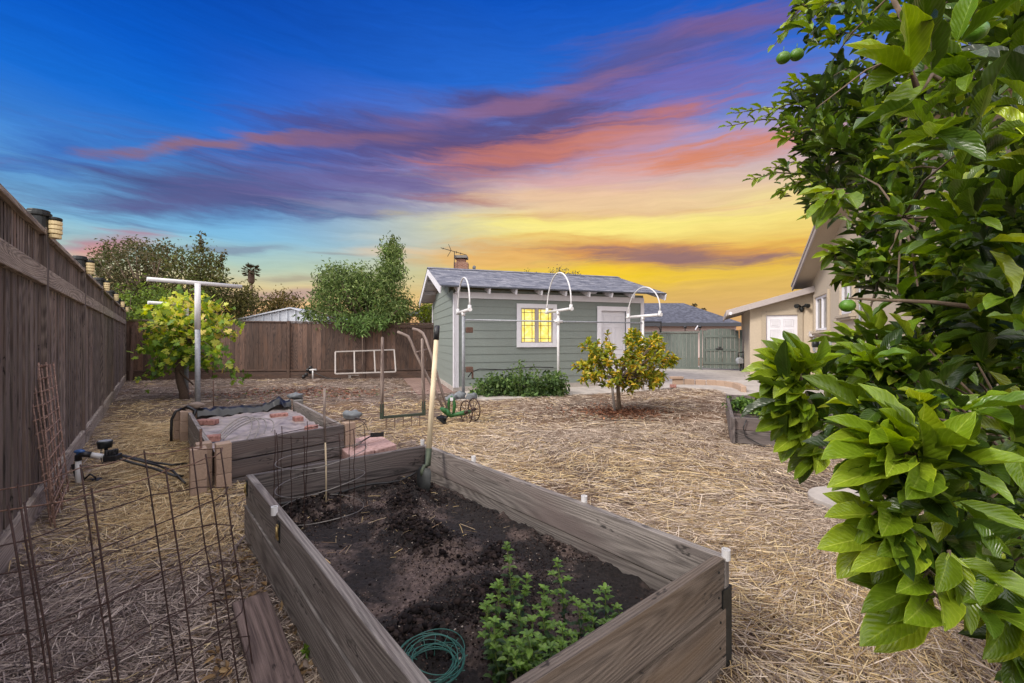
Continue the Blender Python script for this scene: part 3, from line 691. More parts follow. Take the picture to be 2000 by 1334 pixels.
b.prism([(cx-w*.92, cy-.36), (cx+w*.92, cy-.36), (cx+w*.92, cy+.36), (cx-w*.92, cy+.36)], zc, zc+.14)
for dx in (-.2, 0, .2): b.beam((cx+dx, cy, zc-.1), (cx+dx, cy, zc+.01), .04, .04)
b.build('chimney_cap', M['blockgrey'], ch)
b = MB(); p = at(926, 533, 24); b.tube([p-Vector((0, 0, .6)), p+Vector((0, 0, .1)), p+Vector((0, 0, .14))], [.05, .05, .14], 10); b.blob(p+Vector((0, 0, .28)), (.1, .1, .14), 3, .4); b.build('roof_vent', M['stoneblue'], t)
t = thing('tv_aerial', at(887, 530, 23.6), 'thin rooftop TV aerial standing beside the brick chimney', 'aerial')
b = MB(); b.cyl(at(887, 545, 23.6), at(887.5, 492, 23.6), .022, 6); b.build('mast', M['steel_dark'], t)
b = MB(); b.cyl(at(861, 484, 23), at(911, 498, 24.2), .018, 6)
for (x0, y0, x1, y1) in ((876, 477, 881, 489), (881, 489, 874, 501), (866, 484, 865, 487), (892, 490, 891, 495), (900, 493, 899, 497)): b.cyl(at(x0, y0, 23.6), at(x1, y1, 23.6), .016, 6)
b.build('aerial_boom', M['steel_dark'], t)

# ------------------------------------------------------------------ metal shed roof behind the back fence
t = thing('metal_shed', at(555, 640, 16.5)-Vector((0, 0, 1.6)), 'white ribbed metal shed gable showing above the back fence', 'shed')
b = MB(); y = 16.5; xl, xr, xm = at(452, 0, y).x, at(655, 0, y).x, at(570, 0, y).x; ze, zr = at(0, 626, y).z, at(0, 603, y).z; n_ = 13
def ztop(x): return ze+(zr-ze)*max(0, 1-abs(x-xm)/((xm-xl) if x < xm else (xr-xm)))
for k in range(n_):
    xa = xl+(xr-xl)*k/n_; xb = xl+(xr-xl)*(k+1)/n_; i = len(b.v)
    b.v += [Vector((xa+.02, y, 0)), Vector((xb-.02, y, 0)), Vector((xb-.02, y, ztop(xb))), Vector((xa+.02, y, ztop(xa)))]; b.face((i, i+1, i+2, i+3), [(0, 0), (1, 0), (1, 1), (0, 1)])
    b.beam((xb, y-.02, 0), (xb, y-.02, ztop(xb)), .05, .04, (1, 0, 0))
b.build('wall', M['metalroof'], t)
b = MB()
for xa, xb in ((xl-.15, xm), (xr+.15, xm)):
    i = len(b.v); z0 = ze-.05
    b.v += [Vector((xa, y-.1, z0)), Vector((xb, y-.1, zr+.05)), Vector((xb, y+3.5, zr+.05)), Vector((xa, y+3.5, z0))]; b.face((i, i+1, i+2, i+3), [(0, 0), (1, 0), (1, 1), (0, 1)])
    b.beam((xa, y-.1, z0), (xb, y-.1, zr+.03), .04, .05)
b.build('roof', M['metalroof'], t)

# ------------------------------------------------------------------ neighbour house on the right, green fence, gate
t = thing('neighbour_house', (9, 30, 0), 'low house with dark hipped roof behind the green gate', 'house')
b = MB(); y = 28; X = lambda px, Y=28: (px-CX)/F*Y
b.prism([(X(1180), y), (X(1438), y), (X(1438), y+9), (X(1180), y+9)], 0, 2.3); b.build('wall', m_plain('pinkish_wall', (196, 176, 170), .9, var=.08, sc=20, bump=.3), t)
b = MB(); ze = at(0, 630, 27.4).z; zr = at(0, 592, 32).z
A = [Vector((X(1150, 27.4), 27.4, ze)), Vector((X(1448, 27.4), 27.4, ze)), Vector((X(1335, 32), 32, zr)), Vector((X(1180, 32), 32, zr)), Vector((X(1448, 27.4), 37, ze)), Vector((X(1150, 27.4), 37, ze))]
mid_ = Vector((X(1395, 29), 29, at(0, 614, 29).z))
i = len(b.v); b.v += A+[A[0]*1, A[1]*1]
b.face((i, i+1, i+2, i+3), [(0, 0), (10, 0), (7, 5), (0, 5)]); b.face((i+1, i+4, i+2), [(0, 0), (9, 0), (5, 5)]); b.face((i+3, i+2, i+4, i+5), [(0, 5), (7, 5), (9, 0), (0, 0)])
b.build('roof', M['shingle_dark'], t)
b = MB(); b.beam(A[0]-Vector((0, 0, .12)), A[1]-Vector((0, 0, .12)), .05, .24); b.beam(A[1]-Vector((0, 0, .12)), A[4]-Vector((0, 0, .12)), .05, .24); b.build('fascia', M['darkfascia'], t)
gl = Vector((7.76, 17.4, 0)); wg = 1.3
gp = lambda s, o=0, z=0: gl+HU*s-HV*o+Vector((0, 0, z))
t = thing('green_fence', gp(-3, 0, 0), 'grey green painted board fence between the shed and the arched gate', 'fence')
b = MB(); x = -5.2
while x < -.12: b.beam(gp(x, 0, .08), gp(x, 0, 1.5), .02, .143, HU); x += .147
b.build('board_panel', M['green_fence'], t)
b = MB(); b.beam(gp(-5.2, .02, 1.54), gp(-.09, .02, 1.54), .07, .06); b.beam(gp(-5.2, .0, .05), gp(-.09, .0, .05), .05, .12); b.build('rail', M['green_fence'], t, .003)
for x in (-.02, wg+.12): b = MB(); b.beam(gp(x, .02, 0), gp(x, .02, 1.62), .1, .1, HU); b.build('post', M['green_fence'], t, .004)
t = thing('garden_gate', gp(wg/2, 0, 0), 'grey green garden gate with arched top and black latch', 'gate')
b = MB(); nb = 9; x0 = .05; wb = (wg-.0)/nb
for k in range(nb):
    x = x0+wb*(k+.5); u = (x-x0)/wg*2-1; b.beam(gp(x, 0, .06), gp(x, 0, 1.52+.16*math.sqrt(max(0, 1-u*u*.9))), .02, wb-.006, HU)
b.build('board_panel', M['green_fence'], t)
b = MB()
for z in (.28, .82, 1.36): b.beam(gp(x0+.1, .025, z), gp(x0+wg-.1, .025, z), .03, .09)
for x in (x0+.05, x0+wg/2, x0+wg-.05): b.beam(gp(x, .027, .24), gp(x, .027, 1.40), .034, .1, HU)
b.build('gate_frame', M['green_fence'], t, .003)
b = MB(); b.beam(gp(.52, .06, .86), gp(.78, .06, .86), .03, .05); b.beam(gp(.60, .06, .93), gp(.72, .06, .93), .02, .03); b.build('latch', M['black'], t)
for px, lab in ((1338, 'small dark globe light on the green fence, farther from the gate'), (1367, 'small dark globe light on the post beside the gate')):
    r = thing('fence_light', at(px, 645, 17.2), lab, 'lamp', 'small lights on the green fence')
    p = at(px, 643, 17.6); b = MB(); b.cyl(p-Vector((0, 0, .06)), p+Vector((0, 0, .05)), .02, 8); b.build('stem', M['black'], r)
    b = MB(); b.blob(p+Vector((0, 0, .09)), (.07, .07, .06), 1, 0); b.build('globe', M['black'], r)
b = MB(); p = at(1272, 632, 17.6); b.beam(at(1248, 629, 17.6), at(1292, 629, 17.6), .04, .06); b.beam(at(1291, 630, 17.6), at(1291, 648, 17.6), .04, .04); b.tube([at(1279, 634, 17.5), at(1288, 640, 17.5), at(1290, 650, 17.5)], .02, 6)
tag(b.build('clothes_rack', M['black']), 'black metal rack standing just behind the green fence', 'rack')
b = MB(); b.beam(at(1358, 644, 17.8), at(1363, 636, 17.8), .05, .03); tag(b.build('marker_stick', M['white']), 'short white stick poking up behind the green fence', 'stick')

# ------------------------------------------------------------------ house on the right
t = thing('stucco_house', ho(2, 2, 0), 'tan stucco house with a low lean-to wing and white panel door', 'house')
JS = 1.707; J = ho(JS, 0, 0)                    # corner where the wing meets the gable wall
def ma(q_, o, z): return J-HV*q_-HU*o+Vector((0, 0, z))    # along the gable wall towards the camera, out from it, up
DS0, DS1 = .0328*14*1, .094*14
wz = lambda s: 2.12+.285*(s+.55)
def wallpoly(b, pts):
    i = len(b.v); b.v += [Vector(p) for p in pts]; b.face(tuple(range(i, i+len(pts))), [((Vector(p)-Vector(pts[0])).length, p[2]) for p in pts])
b = MB()
wallpoly(b, [ho(0, 0, 0), ho(DS0, 0, 0), ho(DS0, 0, wz(DS0)), ho(0, 0, wz(0))]); wallpoly(b, [ho(DS1, 0, 0), ho(JS, 0, 0), ho(JS, 0, wz(JS)), ho(DS1, 0, wz(DS1))])
wallpoly(b, [ho(DS0, 0, 2.03), ho(DS1, 0, 2.03), ho(DS1, 0, wz(DS1)), ho(DS0, 0, wz(DS0))]); wallpoly(b, [ho(0, 0, 0), ho(0, 4.7, 0), ho(0, 4.7, wz(0)), ho(0, 0, wz(0))])
b.build('wing_wall', M['stucco'], t)
b = MB(); wallpoly(b, [ho(0, 4.7, 0), ho(JS, 4.7, 0), ho(JS, 4.7, wz(JS)), ho(0, 4.7, wz(0))]); b.build('rear_wing_wall', M['stucco'], t)
b = MB()
for x in (DS0-.07, DS1+.07): b.beam(ho(x, -.02, 0), ho(x, -.02, 2.17), .04, .13, HU)
b.beam(ho(DS0-.0, -.02, 2.10), ho(DS1, -.02, 2.10), .04, .13); b.build('door_surround', M['stucco'], t, .004)
dr = panel_door(t, lambda x, o, z: ho(DS0+x, .03-o, z), DS1-DS0, 2.03)
b = MB(); b.blob(ho(DS1-.09, -.03, .92), .03, rough=0); b.blob(ho(DS1-.09, -.0, 1.05), .026, rough=0); b.build('handle', M['galv'], dr)
# gable wall with two window holes, then openings trimmed
GE = .32; ws = [(.55, 2.1, 1.52, 2.5), (3.4, 4.35, 1.86, 2.62)]
gzt = lambda q_: 3.03+GE*q_ if q_ < 6.2 else 3.03+GE*6.2-GE*(q_-6.2)
b = MB(); marks = sorted(set([0, .55, 2.1, 3.4, 4.35, 6.2, 12.4]))
for a, c in zip(marks[:-1], marks[1:]):
    w = [x for x in ws if x[0] <= a and x[1] >= c]
    if w: wallpoly(b, [ma(a, 0, 0), ma(c, 0, 0), ma(c, 0, w[0][2]), ma(a, 0, w[0][2])]); wallpoly(b, [ma(a, 0, w[0][3]), ma(c, 0, w[0][3]), ma(c, 0, gzt(c)), ma(a, 0, gzt(a))])
    else: wallpoly(b, [ma(a, 0, 0), ma(c, 0, 0), ma(c, 0, gzt(c)), ma(a, 0, gzt(a))])
b.build('gable_wall', M['stucco'], t)
for (a, c, z0, z1) in ws:
    b = MB(); 
    for q_ in (a-.05, c+.05): b.beam(ma(q_, .03, z0-.02), ma(q_, .03, z1+.1), .06, .1, HV)
    b.beam(ma(a, .03, z1+.05), ma(c, .03, z1+.05), .06, .1)
    wn_ = b.build('window', M['stucco'], t, .006)
    b = MB(); b.beam(ma(a-.14, .06, z0-.06), ma(c+.14, .06, z0-.06), .14, .07); b.beam(ma(a-.12, .05, z0-.12), ma(c+.12, .05, z0-.12), .09, .05); b.build('sill', M['stucco'], wn_, .01)
    b = MB(); m_ = (a+c)/2
    for z in (z0+.03, z1-.03): b.beam(ma(a, -.01, z), ma(c, -.01, z), .06, .06)
    for q_ in (a+.03, m_, c-.03): b.beam(ma(q_, -.01, z0+.06), ma(q_, -.01, z1-.06), .055, .06, HV)
    b.build('frame', M['white'], wn_, .004)
    b = MB(); b.beam(ma(a, -.03, (z0+z1)/2), ma(c, -.03, (z0+z1)/2), .008, z1-z0); b.build('pane', M['glass'], wn_)
# main roof: two slopes over the gable wall, deep overhang
b = MB(); bb = MB(); rk = MB()
for q0, q1 in ((-.5, 6.2), (12.9, 6.2)):
    z0, z1 = gzt(max(q0, 0)) + (-.5*GE if q0 < 0 else 0), gzt(6.2)
    if q0 > 6.2: z0 = 3.03-.5*GE
    i = len(b.v); b.v += [ma(q0, .48, z0+.16), ma(q1, .48, z1+.16), ma(q1, -6, z1+.16), ma(q0, -6, z0+.16)]; b.face((i, i+1, i+2, i+3), [(0, 0), (0, 6), (6, 6), (6, 0)])
    i = len(bb.v); bb.v += [ma(q0, .46, z0+.02), ma(q1, .46, z1+.02), ma(q1, -6, z1+.02), ma(q0, -6, z0+.02)]; bb.face((i, i+1, i+2, i+3), [(0, 0), (0, 6), (6, 6), (6, 0)])
    rk.beam(ma(q0, .46, z0+.06), ma(q1, .46, z1+.06), .04, .19); rk.beam(ma(q0, .49, z0+.13), ma(q1, .49, z1+.13), .03, .06)
rf = b.build('roof', M['shingle_dark'], t); bb.build('soffit', M['stucco'], rf); rk.build('rake_board', M['greyfascia'], rf, .004)
# wing roof
b = MB(); s0, s1 = -.68, JS
i = len(b.v); b.v += [ho(s0, -.3, wz(s0)+.13), ho(s1, -.3, wz(s1)+.13), ho(s1, 4.9, wz(s1)+.13), ho(s0, 4.9, wz(s0)+.13)]; b.face((i, i+1, i+2, i+3), [(0, 0), (0, 2.4), (5, 2.4), (5, 0)]); wr = b.build('wing_roof', M['shingle_dark'], t)
b = MB(); i = len(b.v); b.v += [ho(s0, -.28, wz(s0)+.0), ho(s1, -.28, wz(s1)+.0), ho(s1, 4.9, wz(s1)+.0), ho(s0, 4.9, wz(s0)+.0)]; b.face((i, i+1, i+2, i+3), [(0, 0), (0, 2.4), (5, 2.4), (5, 0)]); b.build('soffit', M['stucco_grey'], wr)
b = MB(); b.beam(ho(s0, -.31, wz(s0)+.04), ho(s1, -.31, wz(s1)+.04), .04, .18); b.beam(ho(s0-.01, -.3, wz(s0)+.03), ho(s0-.01, 4.9, wz(s0)+.03), .04, .18); b.build('fascia', M['greyfascia'], wr, .004)
b = MB(); b.cyl(ho(s0+.1, -.35, wz(s0)+.02), ho(s0+.1, -.28, wz(s0)+.02), .05, 12); b.build('camera', M['white'], wr)
b = MB(); b.prism(P2([ho(-.15, -.25, 0), ho(.6, -.25, 0), ho(.6, .1, 0), ho(-.15, .1, 0)]), 0, .09); b.build('footing', M['concrete'], t)
fl_ = thing('flood_light', ho(1.42, -.04, 2.25), 'twin head dark flood light on the wall above the white door', 'lamp')
p = ho(1.42, -.05, 2.20)
b = MB(); b.blob(p, (.07, .05, .09), 2, .0); b.build('housing', M['steel_dark'], fl_)
for s in (-.12, .1):
    b = MB(); b.tube([p+Vector((0, 0, .06)), p+HU*s-HV*.06+Vector((0, 0, .12)), p+HU*s*1.4-HV*.16+Vector((0, 0, .09))], [.02, .05, .07], 10); b.build('lamp_head', M['steel_dark'], fl_)
# wall boxes and conduits on the gable wall
e = thing('electric_meter', ma(1.9, .08, .95), 'grey electric meter boxes and conduits under the house window', 'meter')
def bx(q0, z0, w, h, d, name, mt):
    b = MB(); b.beam(ma(q0-w/2, d/2+.002, z0), ma(q0+w/2, d/2+.002, z0), d, h); b.build(name, M[mt], e, .006)
bx(.15, 1.42, .28, .16, .1, 'junction_box', 'white'); bx(.38, 1.10, .10, .42, .05, 'junction_box', 'galv'); bx(1.55, 1.02, .26, .34, .12, 'meter_box', 'galv'); bx(2.25, 1.02, .30, .34, .12, 'meter_box', 'galv'); bx(2.2, .72, .14, .26, .09, 'meter_box', 'galv')
b = MB(); c_ = ma(1.5, .19, 1.13); b.cyl(c_+HU*.06, c_-HU*.08, .1, 14); b.build('meter_dial', M['steel_dark'], e)
b = MB(); b.tube([ma(1.45, .06, .9), ma(.8, .06, .9), ma(.62, .06, .82), ma(.62, .06, .62)], .022, 8); b.tube([ma(2.35, .06, .88), ma(4.6, .05, .82)], .024, 8); b.cyl(ma(2.2, .06, .6), ma(2.2, .06, .1), .03, 8); b.tube([ma(4.9, .04, .8), ma(4.9, .04, 2.9)], .018, 8); b.build('conduit', M['galv'], e)
gm = thing('gas_meter', G(1440, 726), 'small grey gas meter at the foot of the wall beside the gate', 'meter')
p = Vector((G(1440, 724).x, 16.6, 0)); X_ = p.x
b = MB(); b.blob((X_-.05, 16.6, .42), (.15, .1, .14), 5, .15); b.prism([(X_-.15, 16.5), (X_+.06, 16.5), (X_+.06, 16.7), (X_-.15, 16.7)], .3, .5); b.build('meter_body', M['galv'], gm, .02)
b = MB(); b.tube([(X_+.12, 16.6, 0), (X_+.12, 16.6, .75), (X_+.2, 16.6, .8)], .03, 8); b.tube([(X_-.1, 16.6, .5), (X_-.1, 16.6, .72), (X_+.12, 16.6, .75)], .022, 8); b.tube([(X_-.02, 16.6, 0), (X_-.02, 16.6, .3)], .022, 8); b.build('gas_pipe', M['steel_dark'], gm)

# ------------------------------------------------------------------ T posts and arched pipe frames
def tpost(name, base, l, r, top, lab, ysl):
    t = thing(name, base, lab, 'post', 'clothesline posts beside the grape vine')
    b = MB(); zs = (top.z-base.z); b.cyl(base-Vector((0, 0, .05)), base+(top-base)*.64, .042, 14); b.build('steel_pole', M['galv'], t)
    b = MB(); b.cyl(base+(top-base)*.64, top, .046, 14); b.build('sleeve', M['white_pipe'], t)
    b = MB(); b.cyl(l, r, .037, 14); b.build('cross_bar', M['white_pipe'], t)
p = G(386, 800); tz = 2.28
tpost('clothesline_post', p, at(287, 545, 7.2), at(472, 560, 8.3), Vector((p.x, p.y, tz)), 'tall pale T shaped pipe post in front of the grape vine', 0)
p = G(364, 772); tpost('clothesline_post', p, at(289, 591, 9.1), at(430, 600, 10.3), Vector((p.x, p.y, 2.02)), 'lower T shaped pipe post half hidden behind the grape vine', 0)
pl = Vector((-1.046, 9.14, 0))
posts = [(0, 2.59, 1.87, 1.30, 'arched white pipe frame on the galvanised post at the shed corner'), (2.22, 2.80, 1.93, 1.36, 'arched white pipe frame on the middle post in front of the shed window'), (4.50, 2.55, 1.84, 1.32, 'arched white pipe frame on the post between lemon tree and shed door')]
for k, (s, zt, zc, L, lab) in enumerate(posts):
    o = pl+SU*s; t = thing('pipe_arch', o, lab, 'pipe arch', 'arched pipe frames in front of the shed')
    b = MB(); b.cyl(o-Vector((0, 0, .05)), o+Vector((0, 0, zc)), .028 if k else .034, 12); b.build('post', M['galv' if k == 0 else 'white_pipe'], t)
    b = MB(); b.cyl(o-SV*L/2+Vector((0, 0, zc)), o+SV*L/2+Vector((0, 0, zc)), .034, 12); b.build('cross_bar', M['white_pipe'], t)
    for sg in (-1, 1): b = MB(); q_ = o+SV*(sg*L/2)+Vector((0, 0, zc)); b.cyl(q_-SV*sg*.02-Vector((0, 0, .02)), q_+Vector((0, 0, .09)), .036, 12); b.cyl(q_-SV*.06*sg, q_+SV*sg*.045, .042, 12); b.build('elbow_fitting', M['white_pipe'], t)
    b = MB(); b.cyl(o+Vector((0, 0, zc-.1)), o+Vector((0, 0, zc-.02)), .04, 12)
    if k == 1: b.cyl(o+Vector((0, 0, 1.60)), o+Vector((0, 0, 1.76)), .04, 12); b.cyl(o+Vector((0, 0, 1.68))-SU*.1, o+Vector((0, 0, 1.68))+SU*.1, .036, 12)
    b.build('tee_fitting', M['white_pipe'], t)
    b = MB(); pts = []
    for u in np.linspace(0, math.pi, 25): pts.append(o+SV*(-math.cos(u)*L/2*(1+.04*math.sin(2*u)))+Vector((0, 0, zc+.08+(zt-zc-.08)*math.sin(u))))
    b.tube(pts, .016, 8); b.build('arch', M['white_pipe'], t)
    if k == 0:
        for z in (1.47, .62):
            b = MB(); b.beam(o+SU*.05-SV*.02+Vector((0, 0, z)), o+SU*.20-SV*.02+Vector((0, 0, z)), .1, .12)
            if z > 1: b.build('bracket', M['rust'], t, .01)
        b.beam(o+SU*.2+Vector((0, 0, .62)), o+SU*.2+Vector((0, 0, .42)), .04, .04, SU)
        b.build('bracket', M['rust'], t, .01)
t = thing('support_rail', pl+SU*2.2+Vector((0, 0, 1.68)), 'thin galvanised rail joining the three arched pipe frames', 'rail')
b = MB(); b.cyl(pl+SU*.0+Vector((0, 0, 1.69)), pl+SU*4.5+Vector((0, 0, 1.67)), .017, 8); b.build('rail_pipe', M['galv'], t)
b = MB(); b.tube([pl+SU*.1+Vector((0, .03, .45)), pl+SU*.18+Vector((0, .05, .56)), pl+SU*.35+Vector((0, .05, .62)), pl+SU*.9+Vector((0, .2, .58)), pl+SU*1.6+Vector((0, .3, .62)), pl+SU*2.1+Vector((0, 0, .62))], .012, 8)
tag(b.build('irrigation_hose', M['black']), 'thin black hose running behind the bush at the shed wall', 'hose')

# ------------------------------------------------------------------ block edging
cv = [(1313, 751), (1335, 751), (1357, 751.5), (1379, 752), (1400, 753), (1419, 755), (1435, 758), (1446, 762), (1453, 767)]
pts = [G(*c) for c in cv]; dense = []
for a, c in zip(pts[:-1], pts[1:]): dense.append((a, c))
labs = ['first tan block of the curved edging, under the loose block', 'second tan block of the curved edging', 'third tan block of the curved edging', 'fourth tan block of the curved edging', 'fifth tan block of the curved edging', 'sixth tan block of the curved edging, at the bend', 'seventh tan block of the curved edging, past the bend', 'last tan block of the curved edging, nearest the planter bed']
for k, (a, c) in enumerate(dense):
    d = (c-a); n_ = Vector((-d.y, d.x, 0)).normalized()*.06; e_ = d*.045
    b = MB(); b.prism(P2([a+e_-n_, c-e_-n_*.95, c-e_*1.2+n_, a+e_*1.2+n_]), -.02, .15+random.uniform(-.006, .006)); o = b.build('edging_block', M['block'], None, .014)
    tag(o, labs[k], 'block', 'blocks of the curved garden edging')
a = G(1313, 751)+Vector((.05, -.0, 0)); b = MB(); b.prism(P2([a+Vector((-.1, -.1, 0)), a+Vector((.24, -.09, 0)), a+Vector((.24, .1, 0)), a+Vector((-.1, .09, 0))]), .158, .225)
tag(b.build('loose_block', M['block'], None, .012), 'flat tan block lying on top of the edging end', 'block')
b = MB(); b.beam(G(1316, 757)+Vector((-.12, -.04, .05)), G(1316, 757)+Vector((.03, -.1, .05)), .1, .08); tag(b.build('red_brick', M['brick'], None, .008), 'red brick tucked against the end of the curved edging', 'brick')
# ------------------------------------------------------------------ main raised bed
def bed_axes(c):      # c: far-left, far-right, near-right, near-left
    return c
def lerp(a, b_, t): return a+(b_-a)*t
bf = bedF; cen = sum(bf, Vector())/4
def inw(p, d): q_ = cen-p; q_.z = 0; return p+q_.normalized()*d
t = thing('raised_bed', cen, 'large grey timber raised bed full of dark soil, closest to the camera', 'raised bed')
RIM = .42; lay = [(.235, RIM), (.045, .228), (-.08, .04)]
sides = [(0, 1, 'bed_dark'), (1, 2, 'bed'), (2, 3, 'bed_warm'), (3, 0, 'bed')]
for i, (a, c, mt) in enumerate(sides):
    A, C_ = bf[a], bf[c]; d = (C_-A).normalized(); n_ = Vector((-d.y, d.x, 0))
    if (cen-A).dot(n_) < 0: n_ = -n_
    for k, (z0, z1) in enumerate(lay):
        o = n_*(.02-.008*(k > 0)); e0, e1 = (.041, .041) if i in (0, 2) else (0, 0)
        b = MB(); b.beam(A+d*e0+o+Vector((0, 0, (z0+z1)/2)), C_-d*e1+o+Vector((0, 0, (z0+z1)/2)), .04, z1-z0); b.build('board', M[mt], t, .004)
# metal angle at the right near corner, inner corner bracket, hinge plates
b = MB(); p = bf[2]; d1 = (bf[1]-bf[2]).normalized(); d2 = (bf[3]-bf[2]).normalized()
b.beam(p-d1*.004+d2*.03+Vector((0, 0, -.05)), p-d1*.004+d2*.03+Vector((0, 0, .30)), .006, .07, d2); b.beam(p-d2*.006+d1*.035+Vector((0, 0, -.05)), p-d2*.006+d1*.035+Vector((0, 0, .30)), .006, .08, d1); b.build('corner_bracket', M['steel_dark'], t)
b = MB(); p = inw(bf[1], .075); b.beam(p-d2*-.0+Vector((0, 0, .14)), p+Vector((0, 0, .36)), .05, .012, (bf[2]-bf[1]).normalized()); b.build('corner_bracket', M['black'], t)
nq = (bf[3]-bf[2]).normalized(); no_ = Vector((nq.y, -nq.x, 0)); no_ = no_ if (cen-bf[2]).dot(no_) < 0 else -no_
for s in (.09, 1.1):
    for z in (.38, .28, .19, .09):
        b = MB(); p = bf[2]+nq*(s+random.uniform(-.006, .006))+no_*(.0005 if z > .23 else .009)+Vector((0, 0, z)); b.cyl(p, p+no_*.0025, .0048, 8); b.build('screw_head', M['steel_dark'], t)
L0 = (bf[3]-bf[0]).normalized(); nO = Vector((-L0.y, L0.x, 0)); nO = nO if (cen-bf[0]).dot(nO) < 0 else -nO
for s in (.05, .86):
    p = bf[0]+L0*s+nO*.004+Vector((0, 0, .35))
    b = MB(); b.beam(p-L0*.018, p+L0*.018, .006, .10); hp = b.build('hinge', M['steel_dark'], t)
    b = MB(); b.cyl(p+nO*.008-Vector((0, 0, .028)), p+nO*.008+Vector((0, 0, .028)), .007, 8)
    for dz in (-.03, .03): b.beam(p+nO*.006-L0*.014+Vector((0, 0, dz)), p+nO*.006+L0*.014+Vector((0, 0, dz)), .006, .012)
    b.build('hinge_pin', m_plain('brass', (196, 172, 120), .35, .7) if s < .1 else bpy.data.materials['brass'], hp)
# white pipe sockets on the rim
def socket(p, lab):
    r = thing('pipe_socket', p, lab, 'pipe', 'white pipe sockets on the raised bed rim')
    b = MB(); n = 18; ro, ri, h = .0165, .0125, .038
    for k in range(n):
        a0, a1 = 2*math.pi*k/n, 2*math.pi*(k+1)/n; u0, u1 = Vector((math.cos(a0), math.sin(a0), 0)), Vector((math.cos(a1), math.sin(a1), 0)); z_ = Vector((0, 0, h))
        b.quad(p+u0*ro-z_*.1, p+u1*ro-z_*.1, p+u1*ro+z_, p+u0*ro+z_, True); b.quad(p+u0*ro+z_, p+u1*ro+z_, p+u1*ri+z_, p+u0*ri+z_); b.quad(p+u1*ri, p+u0*ri, p+u0*ri+z_, p+u1*ri+z_, True)
    b.build('pipe_wall', M['white_pipe'], r)
for (px, py, lab) in ((536, 1004, 'white pipe socket on the side board of the raised bed nearest the wire cages'), (825, 868, 'white pipe socket at the far corner of the raised bed beside the shovel'), (925, 901, 'small white pipe socket on the long far rim close to the shovel corner'), (1141, 982, 'white pipe socket halfway along the long rim beside the straw'), (1418, 1091, 'white pipe socket at the bracketed corner of the raised bed')):
    socket(G(px, py, RIM-.008), lab)
# soil surface
FL, FR, NR, NL = bf
def bedp(u, v): return lerp(lerp(FL, NL, u), lerp(FR, NR, u), v)     # u along the long side, v across
def soilz(u, v):
    p = bedp(u, v)*1.0; e = min(u*2.4, (1-u)*2.4, v*1.2, (1-v)*1.2)
    z = .15+.045*math.exp(-((u-.5)/.3)**2-((v-.5)/.3)**2)+.028*noise.noise(Vector((p.x*2.2, p.y*2.2, 3)))+.03*abs(noise.noise(Vector((p.x*6, p.y*6, 1))))
    k = max(0, noise.noise(Vector((p.x*1.9+4, p.y*1.9, 8)))+.28)
    z += k*(.03+.10*abs(noise.noise(Vector((p.x*11, p.y*11, 4))))+.06*abs(noise.noise(Vector((p.x*24, p.y*24, 7))))+.03*abs(noise.noise(Vector((p.x*52, p.y*52, 7)))))
    return z+.006*noise.noise(Vector((p.x*45, p.y*45, 2)))-(.02*(1-e/.06) if e < .06 else 0)
NU, NV = 420, 210; vv = []; 
for i in range(NU+1):
    for j in range(NV+1):
        u, v = .012+.976*i/NU, .03+.94*j/NV; p = bedp(u, v); vv.append((p.x, p.y, soilz(u, v)))
me = bpy.data.meshes.new('soil'); me.from_pydata(vv, [], [(i*(NV+1)+j, (i+1)*(NV+1)+j, (i+1)*(NV+1)+j+1, i*(NV+1)+j+1) for i in range(NU) for j in range(NV)])
me.polygons.foreach_set('use_smooth', [True]*len(me.polygons)); me.materials.append(M['soil']); so = bpy.data.objects.new('soil', me); S.collection.objects.link(so)
tag(so, 'dark lumpy compost filling the large raised bed', 'soil', kind='stuff')
